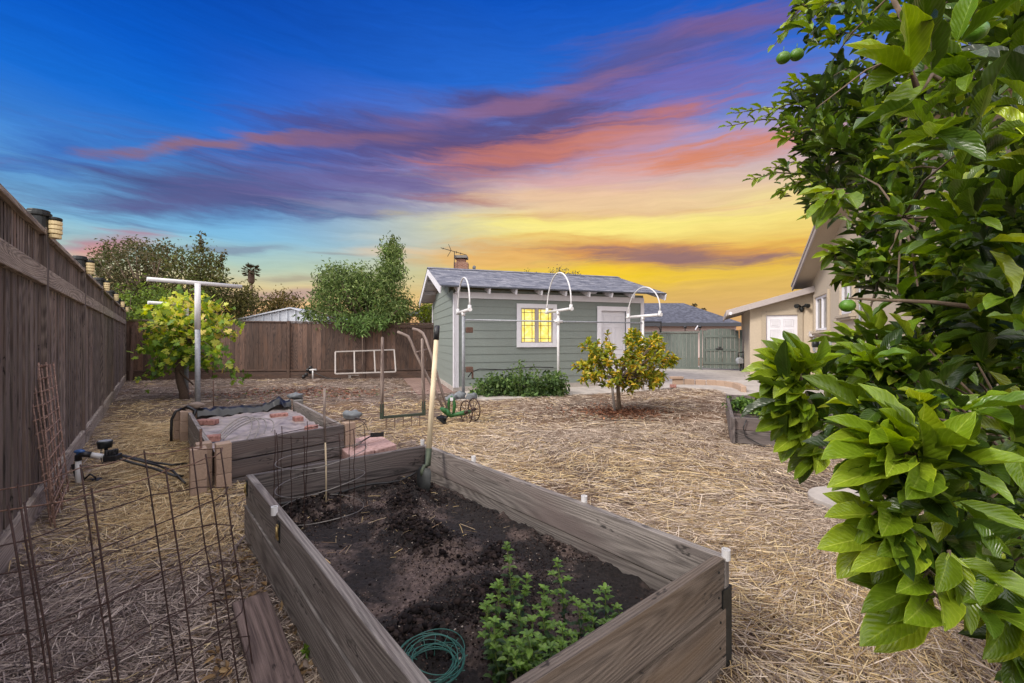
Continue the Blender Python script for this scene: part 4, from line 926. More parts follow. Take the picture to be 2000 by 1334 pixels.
# soil crumbs
gold = (1+5**.5)/2
ico = np.array([(-1, gold, 0), (1, gold, 0), (-1, -gold, 0), (1, -gold, 0), (0, -1, gold), (0, 1, gold), (0, -1, -gold), (0, 1, -gold), (gold, 0, -1), (gold, 0, 1), (-gold, 0, -1), (-gold, 0, 1)])/1.9
icf = np.array([(0, 11, 5), (0, 5, 1), (0, 1, 7), (0, 7, 10), (0, 10, 11), (1, 5, 9), (5, 11, 4), (11, 10, 2), (10, 7, 6), (7, 1, 8), (3, 9, 4), (3, 4, 2), (3, 2, 6), (3, 6, 8), (3, 8, 9), (4, 9, 5), (2, 4, 11), (6, 2, 10), (8, 6, 7), (9, 8, 1)])
def crumbs(name, P_, R_, C_, mat, parent=None, squash=.7):
    n = len(P_); vs_ = ico[None]*(1+rng.normal(0, .34, (n, 12, 1)))*R_[:, None, None]; vs_[:, :, 2] *= squash
    a = rng.uniform(0, 6.28, n); c, s = np.cos(a), np.sin(a); x = vs_[:, :, 0]*c[:, None]-vs_[:, :, 1]*s[:, None]; y = vs_[:, :, 0]*s[:, None]+vs_[:, :, 1]*c[:, None]
    vs_ = np.stack([x, y, vs_[:, :, 2]], 2)+P_[:, None, :]
    idx = (icf[None]+(np.arange(n)*12)[:, None, None]).reshape(-1).astype(np.int32)
    me = bpy.data.meshes.new(name); me.vertices.add(n*12); me.vertices.foreach_set('co', vs_.astype(np.float32).ravel()); me.loops.add(len(idx)); me.loops.foreach_set('vertex_index', idx)
    me.polygons.add(len(idx)//3); me.polygons.foreach_set('loop_start', np.arange(len(idx)//3, dtype=np.int32)*3); me.update(calc_edges=True)
    ca = me.color_attributes.new('Col', 'FLOAT_COLOR', 'POINT'); cc = np.ones((n, 12, 4), np.float32); cc[:, :, :3] = C_[:, None, :]; ca.data.foreach_set('color', cc.ravel())
    me.polygons.foreach_set('use_smooth', np.ones(len(idx)//3, dtype=bool))
    me.materials.append(mat); o = bpy.data.objects.new(name, me); S.collection.objects.link(o)
    if parent: o.parent = parent
    return o
M['crumb'] = m_attr('soil_crumb', .95, 0, .1)
n = 26000; U_, V_ = rng.uniform(.02, .98, n), rng.uniform(.05, .95, n); P_ = np.zeros((n, 3)); keep = np.ones(n, bool)
for i in range(n):
    p = bedp(U_[i], V_[i]); k = noise.noise(Vector((p.x*1.9+4, p.y*1.9, 8)))+.28
    if random.random() > .12+max(0, k)*1.9: keep[i] = False; continue
    P_[i] = (p.x, p.y, soilz(U_[i], V_[i])+.002)
P_ = P_[keep]; n = len(P_); R_ = .0018+.010*rng.beta(1, 7, n)
C_ = pick([(36, 30, 30), (56, 46, 43), (84, 70, 64), (160, 148, 136)], n, .25, [.42, .32, .23, .03])
n2_ = 0; Q = []; RR = []
for i in range(14000):
    u_, v_ = random.uniform(.03, .97), random.uniform(.06, .94); p = bedp(u_, v_); k = noise.noise(Vector((p.x*1.9+4, p.y*1.9, 8)))+.5*noise.noise(Vector((p.x*6, p.y*6, 5)))
    if k > .10+.25*random.random(): r_ = .005+.012*random.random()**2; Q.append((p.x, p.y, soilz(u_, v_)+r_*random.uniform(-.2, .9))); RR.append(r_)
Q = np.array(Q); RR = np.array(RR)
P_ = np.vstack([P_, Q]); R_ = np.concatenate([R_, RR]); C_ = np.vstack([C_, pick([(30, 26, 26), (42, 35, 34), (54, 45, 42)], len(Q), .2)])
tag(crumbs('soil_crumbs', P_, R_, C_, M['crumb']), 'loose dark crumbs scattered over the compost in the raised bed', 'soil crumbs', kind='stuff')
pl_ = [G(640, 985, .16)+Vector((0, 0, .02))]
b = MB(); b.blob(pl_[0], (.06, .05, .03), 4, .8, 14, 10); tag(b.build('dirt_clod', M['clod']), 'single dark dirt clod lying beside the pale stake in the raised bed', 'clod')
# black irrigation tube on the far board
b = MB(); A, C_ = bf[0], bf[1]; pts = []
for k in range(13): s = k/12; pts.append(lerp(A, C_, .06+.86*s)+(cen-lerp(A, C_, .5)).normalized()*(.075+.012*math.sin(s*9))+Vector((0, 0, .205+.012*math.sin(s*13)+.04*max(0, s-.8)*5)))
b.tube(pts, .009, 8); tag(b.build('irrigation_tube', M['black']), 'black irrigation tube lying along the far board inside the raised bed', 'tube')
# bed straws (dry stems lying on the soil)
# ------------------------------------------------------------------ shovel
t = thing('shovel', G(830, 945, .18), 'long handled shovel standing in the soil at the far corner of the raised bed', 'shovel')
top = at(854, 636, 3.42); bot = at(836, 900, 3.16); d = (top-bot).normalized()
k1 = bot+(top-bot)*.885
b = MB(); b.tube([bot+d*.07, k1], [.0215, .019], 12); b.build('handle', M['ash'], t)
b = MB(); b.tube([k1, top-d*.006, top], [.0215, .0215, .014], 12); b.build('grip', M['black'], t)
b = MB(); b.tube([bot+d*.09, bot-d*.03, at(829, 910, 3.14), at(824, 922, 3.12), at(825, 930, 3.11)], [.023, .022, .018, .016, .012], 10); b.build('socket', M['olive_steel'], t)
b = MB(); sx = Vector((.80, -.55, 0)).normalized(); rows = []
for k in range(9):
    s = k/8; c = lerp(at(826, 914, 3.13), at(824, 968, 3.05), s); w = [.05, .066, .07, .071, .071, .068, .06, .04, .01][k]; row = []
    for j in range(7): a = -1+j/3; row.append(c+sx*a*w+Vector((.5, .75, 0)).normalized()*(abs(a)**2*.022-.012*math.sin(s*3.14)))
    rows.append(row)
i0 = len(b.v)
for off in (0, .003):
    for row in rows: b.v += [v+Vector((off*.5, off, 0)) for v in row]
for off in (0, 63):
    for k in range(8):
        for j in range(6): q_ = i0+off+k*7+j; b.face((q_, q_+1, q_+8, q_+7) if off == 0 else (q_+7, q_+8, q_+1, q_), [(0, 0)]*4, True)
b.build('blade', M['steel_dark'], t)

# ------------------------------------------------------------------ wire cages
def wtube(b, pts, r=.0032, n=5, closed=False): b.tube(pts, r, n, closed)
t = thing('tomato_cage', (-1.23, 2.72, .15), 'round dark wire tomato cage standing in the soil of the large raised bed', 'wire cage')
cc_ = Vector((-1.22, 2.72, 0)); zr_ = [.715, .545, .385, .21]
for k, z in enumerate(zr_):
    b = MB(); rr_ = .265+.004*math.sin(k*2); wtube(b, [cc_+Vector((rr_*math.cos(a)*(1+.04*math.sin(3*a+k)), rr_*.92*math.sin(a), z+.012*math.sin(2*a+k)+(.03*math.cos(a) if k < 3 else 0))) for a in np.linspace(0, 2*math.pi, 41)[:-1]], .0024, 5, True)
    b.build('wire_ring', M['rustdark'] if k < 1 else M['wire'], t)
for a in (3.05, 3.5, 3.9, 4.45, 4.75, 5.5, 5.9, .4, 1.2, 2.3):
    b = MB(); dx = random.uniform(-.02, .02); pts = []
    for k in range(9): s = k/8; pts.append(cc_+Vector(((.263+dx*(1-s))*math.cos(a)+.004*math.sin(k*2.2), .245*math.sin(a), .13+.60*s)))
    wtube(b, pts, .0026); b.build('upright_wire', M['rustdark'], t)
p = G(637, 994, .16); pt_ = at(634, 758, p.y+.02)
t = thing('plant_stake', p, 'thin stake with pale lower half and dark upper half beside the round cage', 'stake')
b = MB(); wtube(b, [p, lerp(p, pt_, .35)+Vector((.003, 0, 0)), lerp(p, pt_, .55)], .0055, 8); b.build('lower_stem', M['ash'], t)
b = MB(); wtube(b, [lerp(p, pt_, .55), lerp(p, pt_, .78)+Vector((-.004, 0, 0)), pt_], .008, 7); b.build('upper_stem', M['handle'], t)
# square folding cage in the foreground
t = thing('wire_cage', (-1.3, 1.35, 0), 'rusty square wire plant cage standing open on the straw, closest to the camera', 'wire cage')
near = [(-1.50, .98), (-1.25, 1.056), (-1.16, 1.174), (-1.118, 1.373), (-1.094, 1.52)]
far_ = [(-1.243, 1.653), (-1.354, 1.566), (-1.414, 1.394), (-1.41, 1.214), (-1.62, 1.08)]
sh_ = lambda p, z: Vector((p[0]+.13*(.87-z), p[1]+.02*(.87-z), z))
loop = near+[(-1.09, 1.58), (-1.13, 1.66)]+far_
def fine(L_, z, j=0):
    out = []
    for a, c in zip(L_, L_[1:]+L_[:1]):
        for k in range(3):
            s = k/3; out.append(sh_((a[0]+(c[0]-a[0])*s, a[1]+(c[1]-a[1])*s), z+.005*math.sin(3*(a[0]+s)+j)))
    return out
for j in range(6):
    z = .87-.15*j; b = MB(); wtube(b, fine(loop, z, j), .0022, 5, True); b.build('wire_ring', M['rustdark'] if j else M['rust'], t)
for q_ in near+[(-1.232, 1.075)]+[(-1.095, 1.6)]+far_:
    b = MB(); wtube(b, [sh_(q_, .885)]+[sh_((q_[0]+random.uniform(-.004, .004), q_[1]+random.uniform(-.004, .004)), z) for z in (.7, .5, .3, .12)]+[sh_(q_, -.06)], .0026); b.build('upright_wire', M['rustdark'], t)
# folded wire panels leaning on the fence
plab = ['folded rusty wire panel in front of the others leaning on the side fence', 'folded rusty wire panel in the middle of the leaning stack', 'folded rusty wire panel at the back of the leaning stack']
PN = [((75, 714), (104, 712), (134, 962), (108, 1034), 3.06, 3.22, 2.9, 2.86), ((52, 720), (90, 714), (118, 990), (100, 1032), 3.10, 3.3, 2.98, 2.88), ((62, 718), (97, 716), (124, 978), (104, 1028), 3.16, 3.36, 3.0, 2.92)]
for k in range(3):
    q_ = PN[k]; tl, tr, br_, bl_ = at(*q_[0], q_[4]), at(*q_[1], q_[5]), at(*q_[2], q_[6]+.25), at(*q_[3], q_[7])
    t = thing('rusty_trellis', (bl_+br_)/2, plab[k], 'trellis', 'folded wire panels leaning on the side fence')
    b = MB()
    for s in (0, .5, 1): wtube(b, [lerp(bl_, br_, s), lerp(lerp(bl_, tl, .5), lerp(br_, tr, .5), s)+Vector((.006*k, 0, 0)), lerp(tl, tr, s)+Vector((0, 0, .02))], .0050, 6)
    b.build('upright_wire', M['rustpale'], t)
    b = MB()
    for j in range(12):
        s = j/11; a, c = lerp(bl_, tl, .06+.94*s), lerp(br_, tr, .06+.94*s); wtube(b, [a-(c-a)*.08, lerp(a, c, .5)+Vector((.008, -.008, 0)), c+(c-a)*.1], .0045, 6)
    b.build('cross_wire', M['rustpale'], t)

# ------------------------------------------------------------------ second raised bed with block corners
bf2 = bed2; cen2 = sum(bf2, Vector())/4
t = thing('raised_bed', cen2, 'lower timber raised bed with tan block corners, holding plastic sheeting', 'raised bed')
lay2 = [(.205, .37), (.045, .198), (-.06, .038)]
for i, (a, c) in enumerate(((0, 1), (1, 2), (2, 3), (3, 0))):
    A, C_ = bf2[a], bf2[c]; d = (C_-A).normalized(); n_ = Vector((-d.y, d.x, 0))
    if (cen2-A).dot(n_) < 0: n_ = -n_
    for k, (z0, z1) in enumerate(lay2):
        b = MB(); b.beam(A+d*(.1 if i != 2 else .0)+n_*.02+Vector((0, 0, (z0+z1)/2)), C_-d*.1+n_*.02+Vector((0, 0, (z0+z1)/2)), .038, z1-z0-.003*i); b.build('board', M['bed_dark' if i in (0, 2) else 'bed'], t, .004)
LD = (bf2[3]-bf2[0]).normalized(); SD_ = (bf2[2]-bf2[3]).normalized()
for i, p in enumerate(bf2):
    for (du, dv) in ((0, 0), (1, 0), (0, 1)):
        sg1 = 1 if i in (0, 1) else -1; sg2 = 1 if i in (0, 3) else -1
        if i == 2 and (du or dv): continue
        o = p+LD*(du*.13*sg1-.02*sg1)+SD_*(dv*.13*sg2-.02*sg2)
        if du == 0 and dv == 0: o = o-LD*.055*sg1-SD_*.055*sg2
        if i == 2: o = p+SD_*.065-LD*.04
        for k in range(3):
            b = MB(); z0 = k*.132-.01; hw = .058; ld, sd_ = LD*hw, SD_*hw
            b.prism(P2([o-ld-sd_, o+ld-sd_, o+ld+sd_, o-ld+sd_]), z0, z0+.129+(.001 if k < 2 else .0)); b.build('corner_block', M['block' if i != 1 else 'blockgrey'], t, .006)
# sheeting
vv = []; n1_, n2_ = 60, 36
for i in range(n1_+1):
    for j in range(n2_+1):
        u, v = .05+.88*i/n1_, .06+.86*j/n2_; p = lerp(lerp(bf2[0], bf2[3], u), lerp(bf2[1], bf2[2], u), v)
        z = .245+.03*abs(noise.noise(Vector((p.x*9+p.y*4, p.y*3, 9))))+.035*noise.noise(Vector((p.x*1.5, p.y*1.5, 0)))+.02*abs(noise.noise(Vector((p.x*5+p.y*3, p.y*2, 3))))+.012*noise.noise(Vector((p.x*14, p.y*6, 1)))+.03*math.sin(u*3.1)
        vv.append((p.x, p.y, z))
me = bpy.data.meshes.new('plastic_sheet'); me.from_pydata(vv, [], [(i*(n2_+1)+j, (i+1)*(n2_+1)+j, (i+1)*(n2_+1)+j+1, i*(n2_+1)+j+1) for i in range(n1_) for j in range(n2_)])
me.polygons.foreach_set('use_smooth', [True]*len(me.polygons)); me.materials.append(m_plain('silvery_plastic_sheet', (150, 136, 130), .38, var=.3, sc=7, bump=1.0, c2=(182, 168, 160))); o = bpy.data.objects.new('plastic_sheet', me); S.collection.objects.link(o)
tag(o, 'crumpled silvery plastic sheet covering the block cornered bed', 'sheet')
b = MB(); A, C_ = bf2[0], bf2[1]; vvp = []
n_ = (cen2-lerp(A, C_, .5)).normalized(); ns = 24
for i in range(ns+1):
    s = i/ns; base = lerp(A, C_, .08+.86*s)
    sag = .03*math.sin(s*3.14)+.02*noise.noise(Vector((s*6, 1, 1)))+(-.05 if .78 < s < .9 else 0)
    for (o_, z) in ((-.01, .35), (.05, .392-sag), (.10, .365-sag*1.4), (.16, .31-sag)): b.v.append(base+n_*(o_+.05*noise.noise(Vector((s*21, o_*20, 2))))+Vector((0, 0, z+.05*noise.noise(Vector((s*26, o_*30, 5))))))
for i in range(ns):
    for j in range(3): q_ = i*4+j; b.face((q_, q_+4, q_+5, q_+1), [(0, 0)]*4, True)
tag(b.build('weed_fabric', M['blackfilm']), 'black plastic film bunched along the far board of the block cornered bed', 'film')
b = MB(); p = bf2[0]+LD*.05+Vector((-.05, -.02, .40)); b.tube([p, p+Vector((-.04, -.05, -.02)), p+Vector((-.06, -.09, -.12)), p+Vector((-.05, -.11, -.30)), p+Vector((-.045, -.11, -.38))], .016, 7)
b.tube([p+Vector((.02, 0, 0)), p+Vector((.10, -.04, .03)), p+Vector((.17, .0, -.02)), p+Vector((.16, -.06, -.16))], .022, 7)
tag(b.build('black_tubing', M['blackfilm']), 'loose black tubing hanging over the far corner block of the low bed', 'tubing')
for k, (px, py, s, w, lab) in enumerate(((405, 824, .3, .22, 'red brick under the black film near the hanging tubing'), (545, 812, .26, .2, 'red brick at the far end of the black film'), (582, 818, .26, .12, 'half brick near the far corner of the silvery sheet'), (608, 836, .24, .11, 'small red brick at the middle of the straw side board'), (412, 856, .25, .16, 'pale red brick at the block corner nearest the cage'))):
    p = G(px, py, .30); d = Vector((math.cos(k), math.sin(k)*.5, 0)).normalized(); b = MB(); b.beam(p-d*w/2+Vector((0, 0, .0)), p+d*w/2, .1, .06); tag(b.build('red_brick', M['brick'], None, .008), lab, 'brick', 'bricks weighing down the sheet')
for k in range(4):
    x0, x1 = 418+k*6, 478+k*16; zt = 808+abs(k-3)*6
    p0, p1 = G(x0, 862-k*1, .27), G(x1+2, 862-k*5, .27); b = MB(); pts = []
    for u in np.linspace(0, math.pi, 18): q_ = lerp(p0, p1, (1-math.cos(u))/2); pts.append(q_+Vector((0, .0, (.20-.02*k)*math.sin(u)))+Vector((0, .25*math.sin(u), 0)))
    b.tube(pts, .006, 6); tag(b.build('wire_hoop', M['wire']), ['smallest', 'second smallest', 'second widest', 'widest'][k]+' bent wire hoop standing over the silvery sheet', 'hoop', 'wire hoops over the silvery sheet')
for (px, py, Y, r, mt, lab) in ((383, 791, 5.50, (.09, .07, .045), 'stone', 'smooth brown oval stone on the far corner block of the low bed'), (577, 774, 6.4, (.11, .08, .045), 'stoneblue', 'flat grey stones on the far grey block corner of the low bed'), (688, 822, 4.72, (.10, .08, .06), 'stoneblue', 'blue grey rock on the block corner beside the brick pavers')):
    p = at(px, py, Y); p.z = .395+r[2]*.75; b = MB(); b.blob(p, r, px%7, .25 if mt == 'stone' else .5, 16, 12); tag(b.build('stone', M[mt]), lab, 'stone')
def stake(px, yb, yt, Y, r, mt, lab, lean=0):
    p = G(px, yb); b = MB(); b.tube([p-Vector((0, 0, .05)), at(px+lean, yt, p.y)], r, 7); tag(b.build('rusty_stake', M[mt]), lab, 'stake')
stake(393, 965, 838, 0, .010, 'rust', 'thick rusty stake in front of the near block corner', -1); stake(417, 797, 743, 0, .008, 'rust', 'thin rusty stake beyond the low bed near the vine'); stake(566, 792, 769, 0, .02, 'rust', 'short brown stake behind the grey block corner')
b = MB(); p0 = bf2[2]+Vector((-.1, .1, .36)); b.tube([p0+Vector((.1, .02, .05)), p0+Vector((.2, .0, .06)), p0+Vector((.3, -.05, .02)), p0+Vector((.36, -.12, -.04))], .004, 5); 
tag(b.build('bent_wire', M['rustdark']), 'short bent wire sticking out past the blue grey rock', 'wire')

# pavers and the little hoe lying on them
pv = [G(650, 862, .12), G(738, 845, .12), G(776, 866, .12), G(684, 893, .12)]
labs = ['pink paver in the stack, farthest corner', 'pink paver in the stack with the hoe blade on it', 'pink paver in the stack with the chipped red side', 'pink paver in the stack nearest the bed rim']
for i in range(2):
    for j in range(2):
        q_ = lambda u, v: lerp(lerp(pv[0], pv[1], u), lerp(pv[3], pv[2], u), v)
        a, c, e_, f_ = q_(i*.5+.01, j*.5+.01), q_(i*.5+.49, j*.5+.01), q_(i*.5+.49, j*.5+.49), q_(i*.5+.01, j*.5+.49)
        b = MB(); b.prism(P2([a, f_, e_, c]), -.01, .115+random.uniform(-.008, .01)); tag(b.build('stone_paver', M['paver'], None, .008), labs[i*2+j], 'paver', 'pink pavers stacked beside the block cornered bed')
a, c = G(690, 872, .16), G(727, 850, .17)
t = thing('hand_hoe', a, 'short hand hoe with wooden handle lying on the pink pavers', 'hoe')
b = MB(); b.cyl(a, lerp(a, c, .35), .017, 8); b.build('handle', M['handle'], t)
b = MB(); b.tube([lerp(a, c, .3), lerp(a, c, .9), c], .008, 7); b.beam(c-Vector((.02, .0, .0)), c+Vector((.12, .05, 0)), .012, .05); b.build('hoe_head', M['steel_dark'], t)

# ------------------------------------------------------------------ bed by the house
bf3 = bed3; cen3 = sum(bf3, Vector())/4
t = thing('raised_bed', cen3, 'grey timber raised bed with small leafy plants beside the citrus tree', 'raised bed')
for i, (a, c) in enumerate(((0, 1), (1, 2), (2, 3), (3, 0))):
    A, C_ = bf3[a], bf3[c]; d = (C_-A).normalized(); n_ = Vector((-d.y, d.x, 0))
    if (cen3-A).dot(n_) < 0: n_ = -n_
    for z0, z1 in ((.165, .318), (.0, .16)):
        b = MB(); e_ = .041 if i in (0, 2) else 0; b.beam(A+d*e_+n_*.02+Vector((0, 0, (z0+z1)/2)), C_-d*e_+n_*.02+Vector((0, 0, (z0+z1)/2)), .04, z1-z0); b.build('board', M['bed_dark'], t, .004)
b = MB(); p = bf3[3]; b.beam(p+Vector((.03, -.02, 0)), p+Vector((.03, -.02, .31)), .1, .03, (1, -.5, 0)); b.build('corner_post', M['bed_dark'], t, .004)
b = MB(); b.prism(P2([lerp(p, cen3, .05) for p in bf3]), .05, .17); tag(b.build('soil', M['soil']), 'brown soil in the raised bed beside the citrus tree', 'soil', kind='stuff')
b = MB(); p = bf3[3]; e_ = (bf3[2]-bf3[3]).normalized(); b.tube([p+e_*.16+Vector((0, -.03, .30)), p+e_*.12+Vector((0, -.04, .2)), p+e_*.14+Vector((0, -.05, .1)), p+e_*.3+Vector((0, -.1, .01)), p+e_*.6+Vector((0, -.2, .02))], .007, 6)
tag(b.build('irrigation_tube', M['black']), 'thin black tube looping down the front of the planter by the house', 'tube')
b = MB(); c = G(1662, 982); b.prism([(c.x+.28*math.cos(a)*(1+.02*math.sin(5*a)), c.y+.28*math.sin(a)) for a in np.linspace(0, 2*math.pi, 37)[:-1]], -.02, .035); tag(b.build('stepping_stone', M['concrete'], None, .008), 'round pale concrete stepping stone under the citrus leaves', 'stepping stone')

# ------------------------------------------------------------------ drip manifold, hose, plank
t = thing('drip_manifold', G(153, 945), 'black and white drip irrigation valves with round timer and blue cap', 'irrigation valve')
p = G(153, 945); tp = at(153, 893, p.y)
b = MB(); b.cyl(p-Vector((0, 0, .05)), tp, .022, 12); b.build('riser_pipe', M['white_pipe'], t)
b = MB(); b.cyl(G(147, 945)-Vector((0, -.05, 0)), at(147, 905, p.y+.05), .03, 10); b.build('dark_sleeve', M['black'], t)
b = MB(); b.tube([tp-Vector((0, 0, .03)), tp+Vector((0, 0, .01)), tp+Vector((.03, 0, .03)), at(178, 888, 3.82)], .026, 10); b.build('elbow', M['black'], t)
b = MB(); b.blob(tp+Vector((.01, 0, .052)), (.045, .03, .018), 1, 0); b.cyl(tp+Vector((.01, 0, .02)), tp+Vector((.01, 0, .06)), .022, 10); b.build('valve_cap', m_plain('blue_plastic', (60, 96, 150), .4), t)
b = MB(); b.cyl(at(176, 888, 3.82), at(203, 892, 3.86), .024, 12); b.build('coupling', M['white_pipe'], t)
b = MB(); mn = at(214, 890, 3.86); b.cyl(at(202, 892, 3.86), mn, .02, 10)
for k in range(4): b.cyl(mn+Vector((.0+.01*k, .02*k-.03, .0)), mn+Vector((.012*k, .02*k-.03, .055)), .015, 8)
b.beam(mn-Vector((.03, .0, .02)), mn+Vector((.06, .03, -.02)), .11, .05); b.build('manifold', M['black'], t, .004)
b = MB(); tm = at(205, 866, 3.92); b.tube([tm-Vector((0, 0, .04)), tm-Vector((0, 0, -.01)), tm+Vector((0, 0, .022))], [.05, .056, .056], 18); b.build('timer', M['steel_dark'], t)
b = MB(); b.cyl(tm+Vector((0, 0, .022)), tm+Vector((0, 0, .028)), .046, 18); b.build('timer_face', M['galv'], t)
b = MB(); b.tube([tm-Vector((0, 0, .03)), tm+Vector((.02, 0, -.08)), mn+Vector((0, 0, .03))], .014, 8); b.tube([tm-Vector((.03, 0, .03)), at(196, 890, 3.85), at(200, 905, 3.8), mn], .004, 6); b.build('stem', M['black'], t)
for k, L_ in enumerate((((220, 892), (262, 905), (300, 915), (340, 929), (358, 930)), ((222, 886), (255, 893), (300, 903), (335, 908), (366, 905)), ((220, 884), (262, 897), (305, 908), (338, 920), (362, 945)))):
    b = MB(); b.tube([at(x, y, 3.86+.12*j) if j == 0 else G(x, y, [.16, .12, .08, .05, .02][j]) for j, (x, y) in enumerate(L_)], .011, 8); b.build('drip_tube', M['black'], t)
b = MB(); b.tube([G(166, 935, .02), G(176, 926, .06), G(186, 932, .04), G(187, 938, 0)], .007, 6); b.blob(G(186, 938, 0), (.06, .05, .02), 2, .5); tag(b.build('control_wire', M['black']), 'black wire looping into the straw beside the white riser', 'wire')
b = MB(); b.tube([G(*c, .012) for c in ((488, 1040), (474, 1052), (460, 1070), (452, 1095), (436, 1122), (412, 1152), (372, 1185), (318, 1222), (260, 1262), (200, 1305), (150, 1345), (60, 1420))], .0115, 10); tag(b.build('garden_hose', M['hose']), 'grey garden hose snaking over the straw beside the large raised bed', 'hose')
t0_, t1_ = G(488, 1172, .045), G(575, 1430, .045); d = (t1_-t0_).normalized(); 
b = MB(); b.beam(t0_, t1_, .145, .035); tag(b.build('plank', M['plank'], None, .004), 'dark weathered plank lying flat beside the large raised bed', 'plank')
# green coated wire coil
t = thing('wire_coil', G(845, 1310, .18), 'coil of green coated wire fencing lying on the soil in the raised bed', 'coil')
cw = G(845, 1312, .20)
for k in range(12):
    b = MB(); r_ = .095+random.uniform(-.02, .022); ox, oy = random.uniform(-.012, .012), random.uniform(-.012, .012); tilt = random.uniform(-.25, .25); ph = random.uniform(0, 6)
    b.tube([cw+Vector((ox+r_*math.cos(a), oy+r_*.95*math.sin(a), .004*k+tilt*r_*math.cos(a+ph)+.015)) for a in np.linspace(0, 2*math.pi, 33)[:-1]], .0016, 5, True); b.build('wire_loop', M['green_wire'], t)
b = MB()
for k in range(16):
    a = k/16*6.28+.1; e_ = Vector((math.cos(a), math.sin(a), 0)); b.tube([cw+e_*(.055+.01*random.random())+Vector((0, 0, random.uniform(0, .03))), cw+e_*.115+Vector((0, 0, random.uniform(.01, .06)))], .0015, 5)
b.build('cross_wire', M['green_wire'], t)

# ------------------------------------------------------------------ broadfork, wheel hoe, screen frame, valve by the back fence
t = thing('broadfork', G(787, 835), 'broadfork with two upright wooden handles standing in the straw', 'broadfork')
L0_, R0_ = G(751, 838), G(824, 830); L0_.x = (750-CX)/F*L0_.y
zc = .165; lb, rb = L0_+Vector((-.03, 0, zc)), R0_+Vector((.03, 0, zc))
lt, rt = at(747, 658, L0_.y), at(824.5, 661, R0_.y)
for a, c, l in ((lb, lt, 'l'), (rb, rt, 'r')):
    b = MB(); b.tube([lerp(a, c, .06), lerp(a, c, .45), lerp(a, c, .8), lerp(a, c, .985), c], [.024, .027, .022, .02, .01], 12); b.build('handle', M['handle'], t)
    b = MB(); b.beam(a-Vector((0, 0, .02)), lerp(a, c, .17), .05, .045, (0, 1, 0)); b.build('bracket', M['dark_green'], t, .004)
b = MB(); b.beam(lb, rb, .035, .035); b.build('cross_bar', M['dark_green'], t, .003)
for k in range(5):
    p = lerp(lb, rb, .10+.2*k); b = MB(); b.tube([p, p+Vector((0, -.01, -.12)), p+Vector((0, -.02, -.2))], [.007, .006, .003], 6); b.build('tine', M['rust'], t)
t = thing('wheel_hoe', G(900, 826), 'antique green wheel hoe with curved wooden handles and two iron wheels', 'wheel hoe')
Yh = 6.6
wa = Vector((.80, .60, 0)).normalized()   # axle
wc = [at(910.5, 804, 6.46), at(926, 802, 6.70)]
for p in wc:
    R = .172; p.z = R; fwd = Vector((wa.y, -wa.x, 0)); b = MB()
    b.tube([p+fwd*R*math.cos(a)+Vector((0, 0, R*math.sin(a))) for a in np.linspace(0, 2*math.pi, 33)[:-1]], .009, 8, True); wh = b.build('wheel', M['rustdark'], t)
    b = MB()
    for k in range(8): a = k*math.pi/4+.2; b.tube([p, p+fwd*R*math.cos(a)+Vector((0, 0, R*math.sin(a)))], .0045, 5)
    b.cyl(p-wa*.03, p+wa*.03, .02, 8); b.build('spokes', M['rustdark'], wh)
b = MB(); b.cyl(wc[0], wc[1], .009, 8); b.build('axle', M['rustdark'], t)
hub = at(880, 812, 6.5)
b = MB()
b.tube([at(870, 800, 6.45), at(876, 808, 6.45), hub, at(893, 809, 6.5), at(907, 806, 6.5), at(920, 804, 6.55)], [.035, .04, .035, .03, .04, .018], 8)
b.tube([at(876, 812, 6.5), at(876, 790, 6.5), at(878, 780, 6.5), at(882, 775, 6.5), at(886, 780, 6.5), at(888, 792, 6.5), at(885, 812, 6.5)], [.02, .024, .022, .02, .022, .026, .02], 8)
b.tube([at(862, 797, 6.4), at(870, 803, 6.45), at(878, 812, 6.5)], [.03, .045, .02], 8); b.build('frame', M['green_iron'], t)
b = MB(); b.prism(P2([at(879, 779, 6.47), at(885, 779, 6.47), at(885, 779, 6.5), at(879, 779, 6.5)]), at(0, 782, 6.5).z, at(0, 776, 6.5).z); b.build('badge', M['white'], t)
b = MB(); c = at(862, 822, 6.4); b.v += [at(851, 816, 6.35), at(862, 812, 6.5), at(873, 816, 6.5), at(871, 826, 6.45), at(873, 829, 6.4), at(866, 828, 6.3)]
b.face((0, 1, 2, 3), [(0, 0)]*4); b.face((0, 3, 4, 5), [(0, 0)]*4); b.face((5, 4, 3, 2), [(0, 0)]*4); b.v += [v+Vector((0, .015, .01)) for v in b.v[:6]]; b.face((9, 8, 7, 6), [(0, 0)]*4); b.face((11, 10, 9, 6), [(0, 0)]*4)
b.tube([at(868, 818, 6.42), at(876, 812, 6.48)], .015, 6); b.build('share', M['steel_dark'], t)
for L_, Y0, Y1 in ((((776, 648), (786, 652), (797, 657), (803, 668), (812, 690), (824, 715), (845, 755), (868, 801)), 6.35, 6.42), (((806, 642), (817, 645), (826, 651), (832, 663), (839, 684), (848, 712), (860, 755), (877, 808)), 6.75, 6.48)):
    b = MB(); n_ = len(L_); b.tube([at(x, y, Y0+(Y1-Y0)*k/(n_-1)) for k, (x, y) in enumerate(L_)], [.02, .022, .022, .021, .021, .021, .021, .018], 10); b.build('handle', M['handle'], t)
b = MB(); b.cyl(at(813, 688, 6.36), at(839, 681, 6.66), .012, 8); b.build('handle_brace', M['handle'], t)
t = thing('window_screen', at(714, 730, 13.3), 'pale empty screen frame with three bays leaning at the back fence', 'window screen')
A_, B_, C_, D_ = at(655, 687, 13.55), at(770, 683, 13.6), at(773, 726, 13.3), at(655, 730, 13.25)
for a, c in ((A_, B_), (D_, C_)): b = MB(); b.beam(a, c, .03, .04); b.build('rail', M['palegrey'], t, .003)
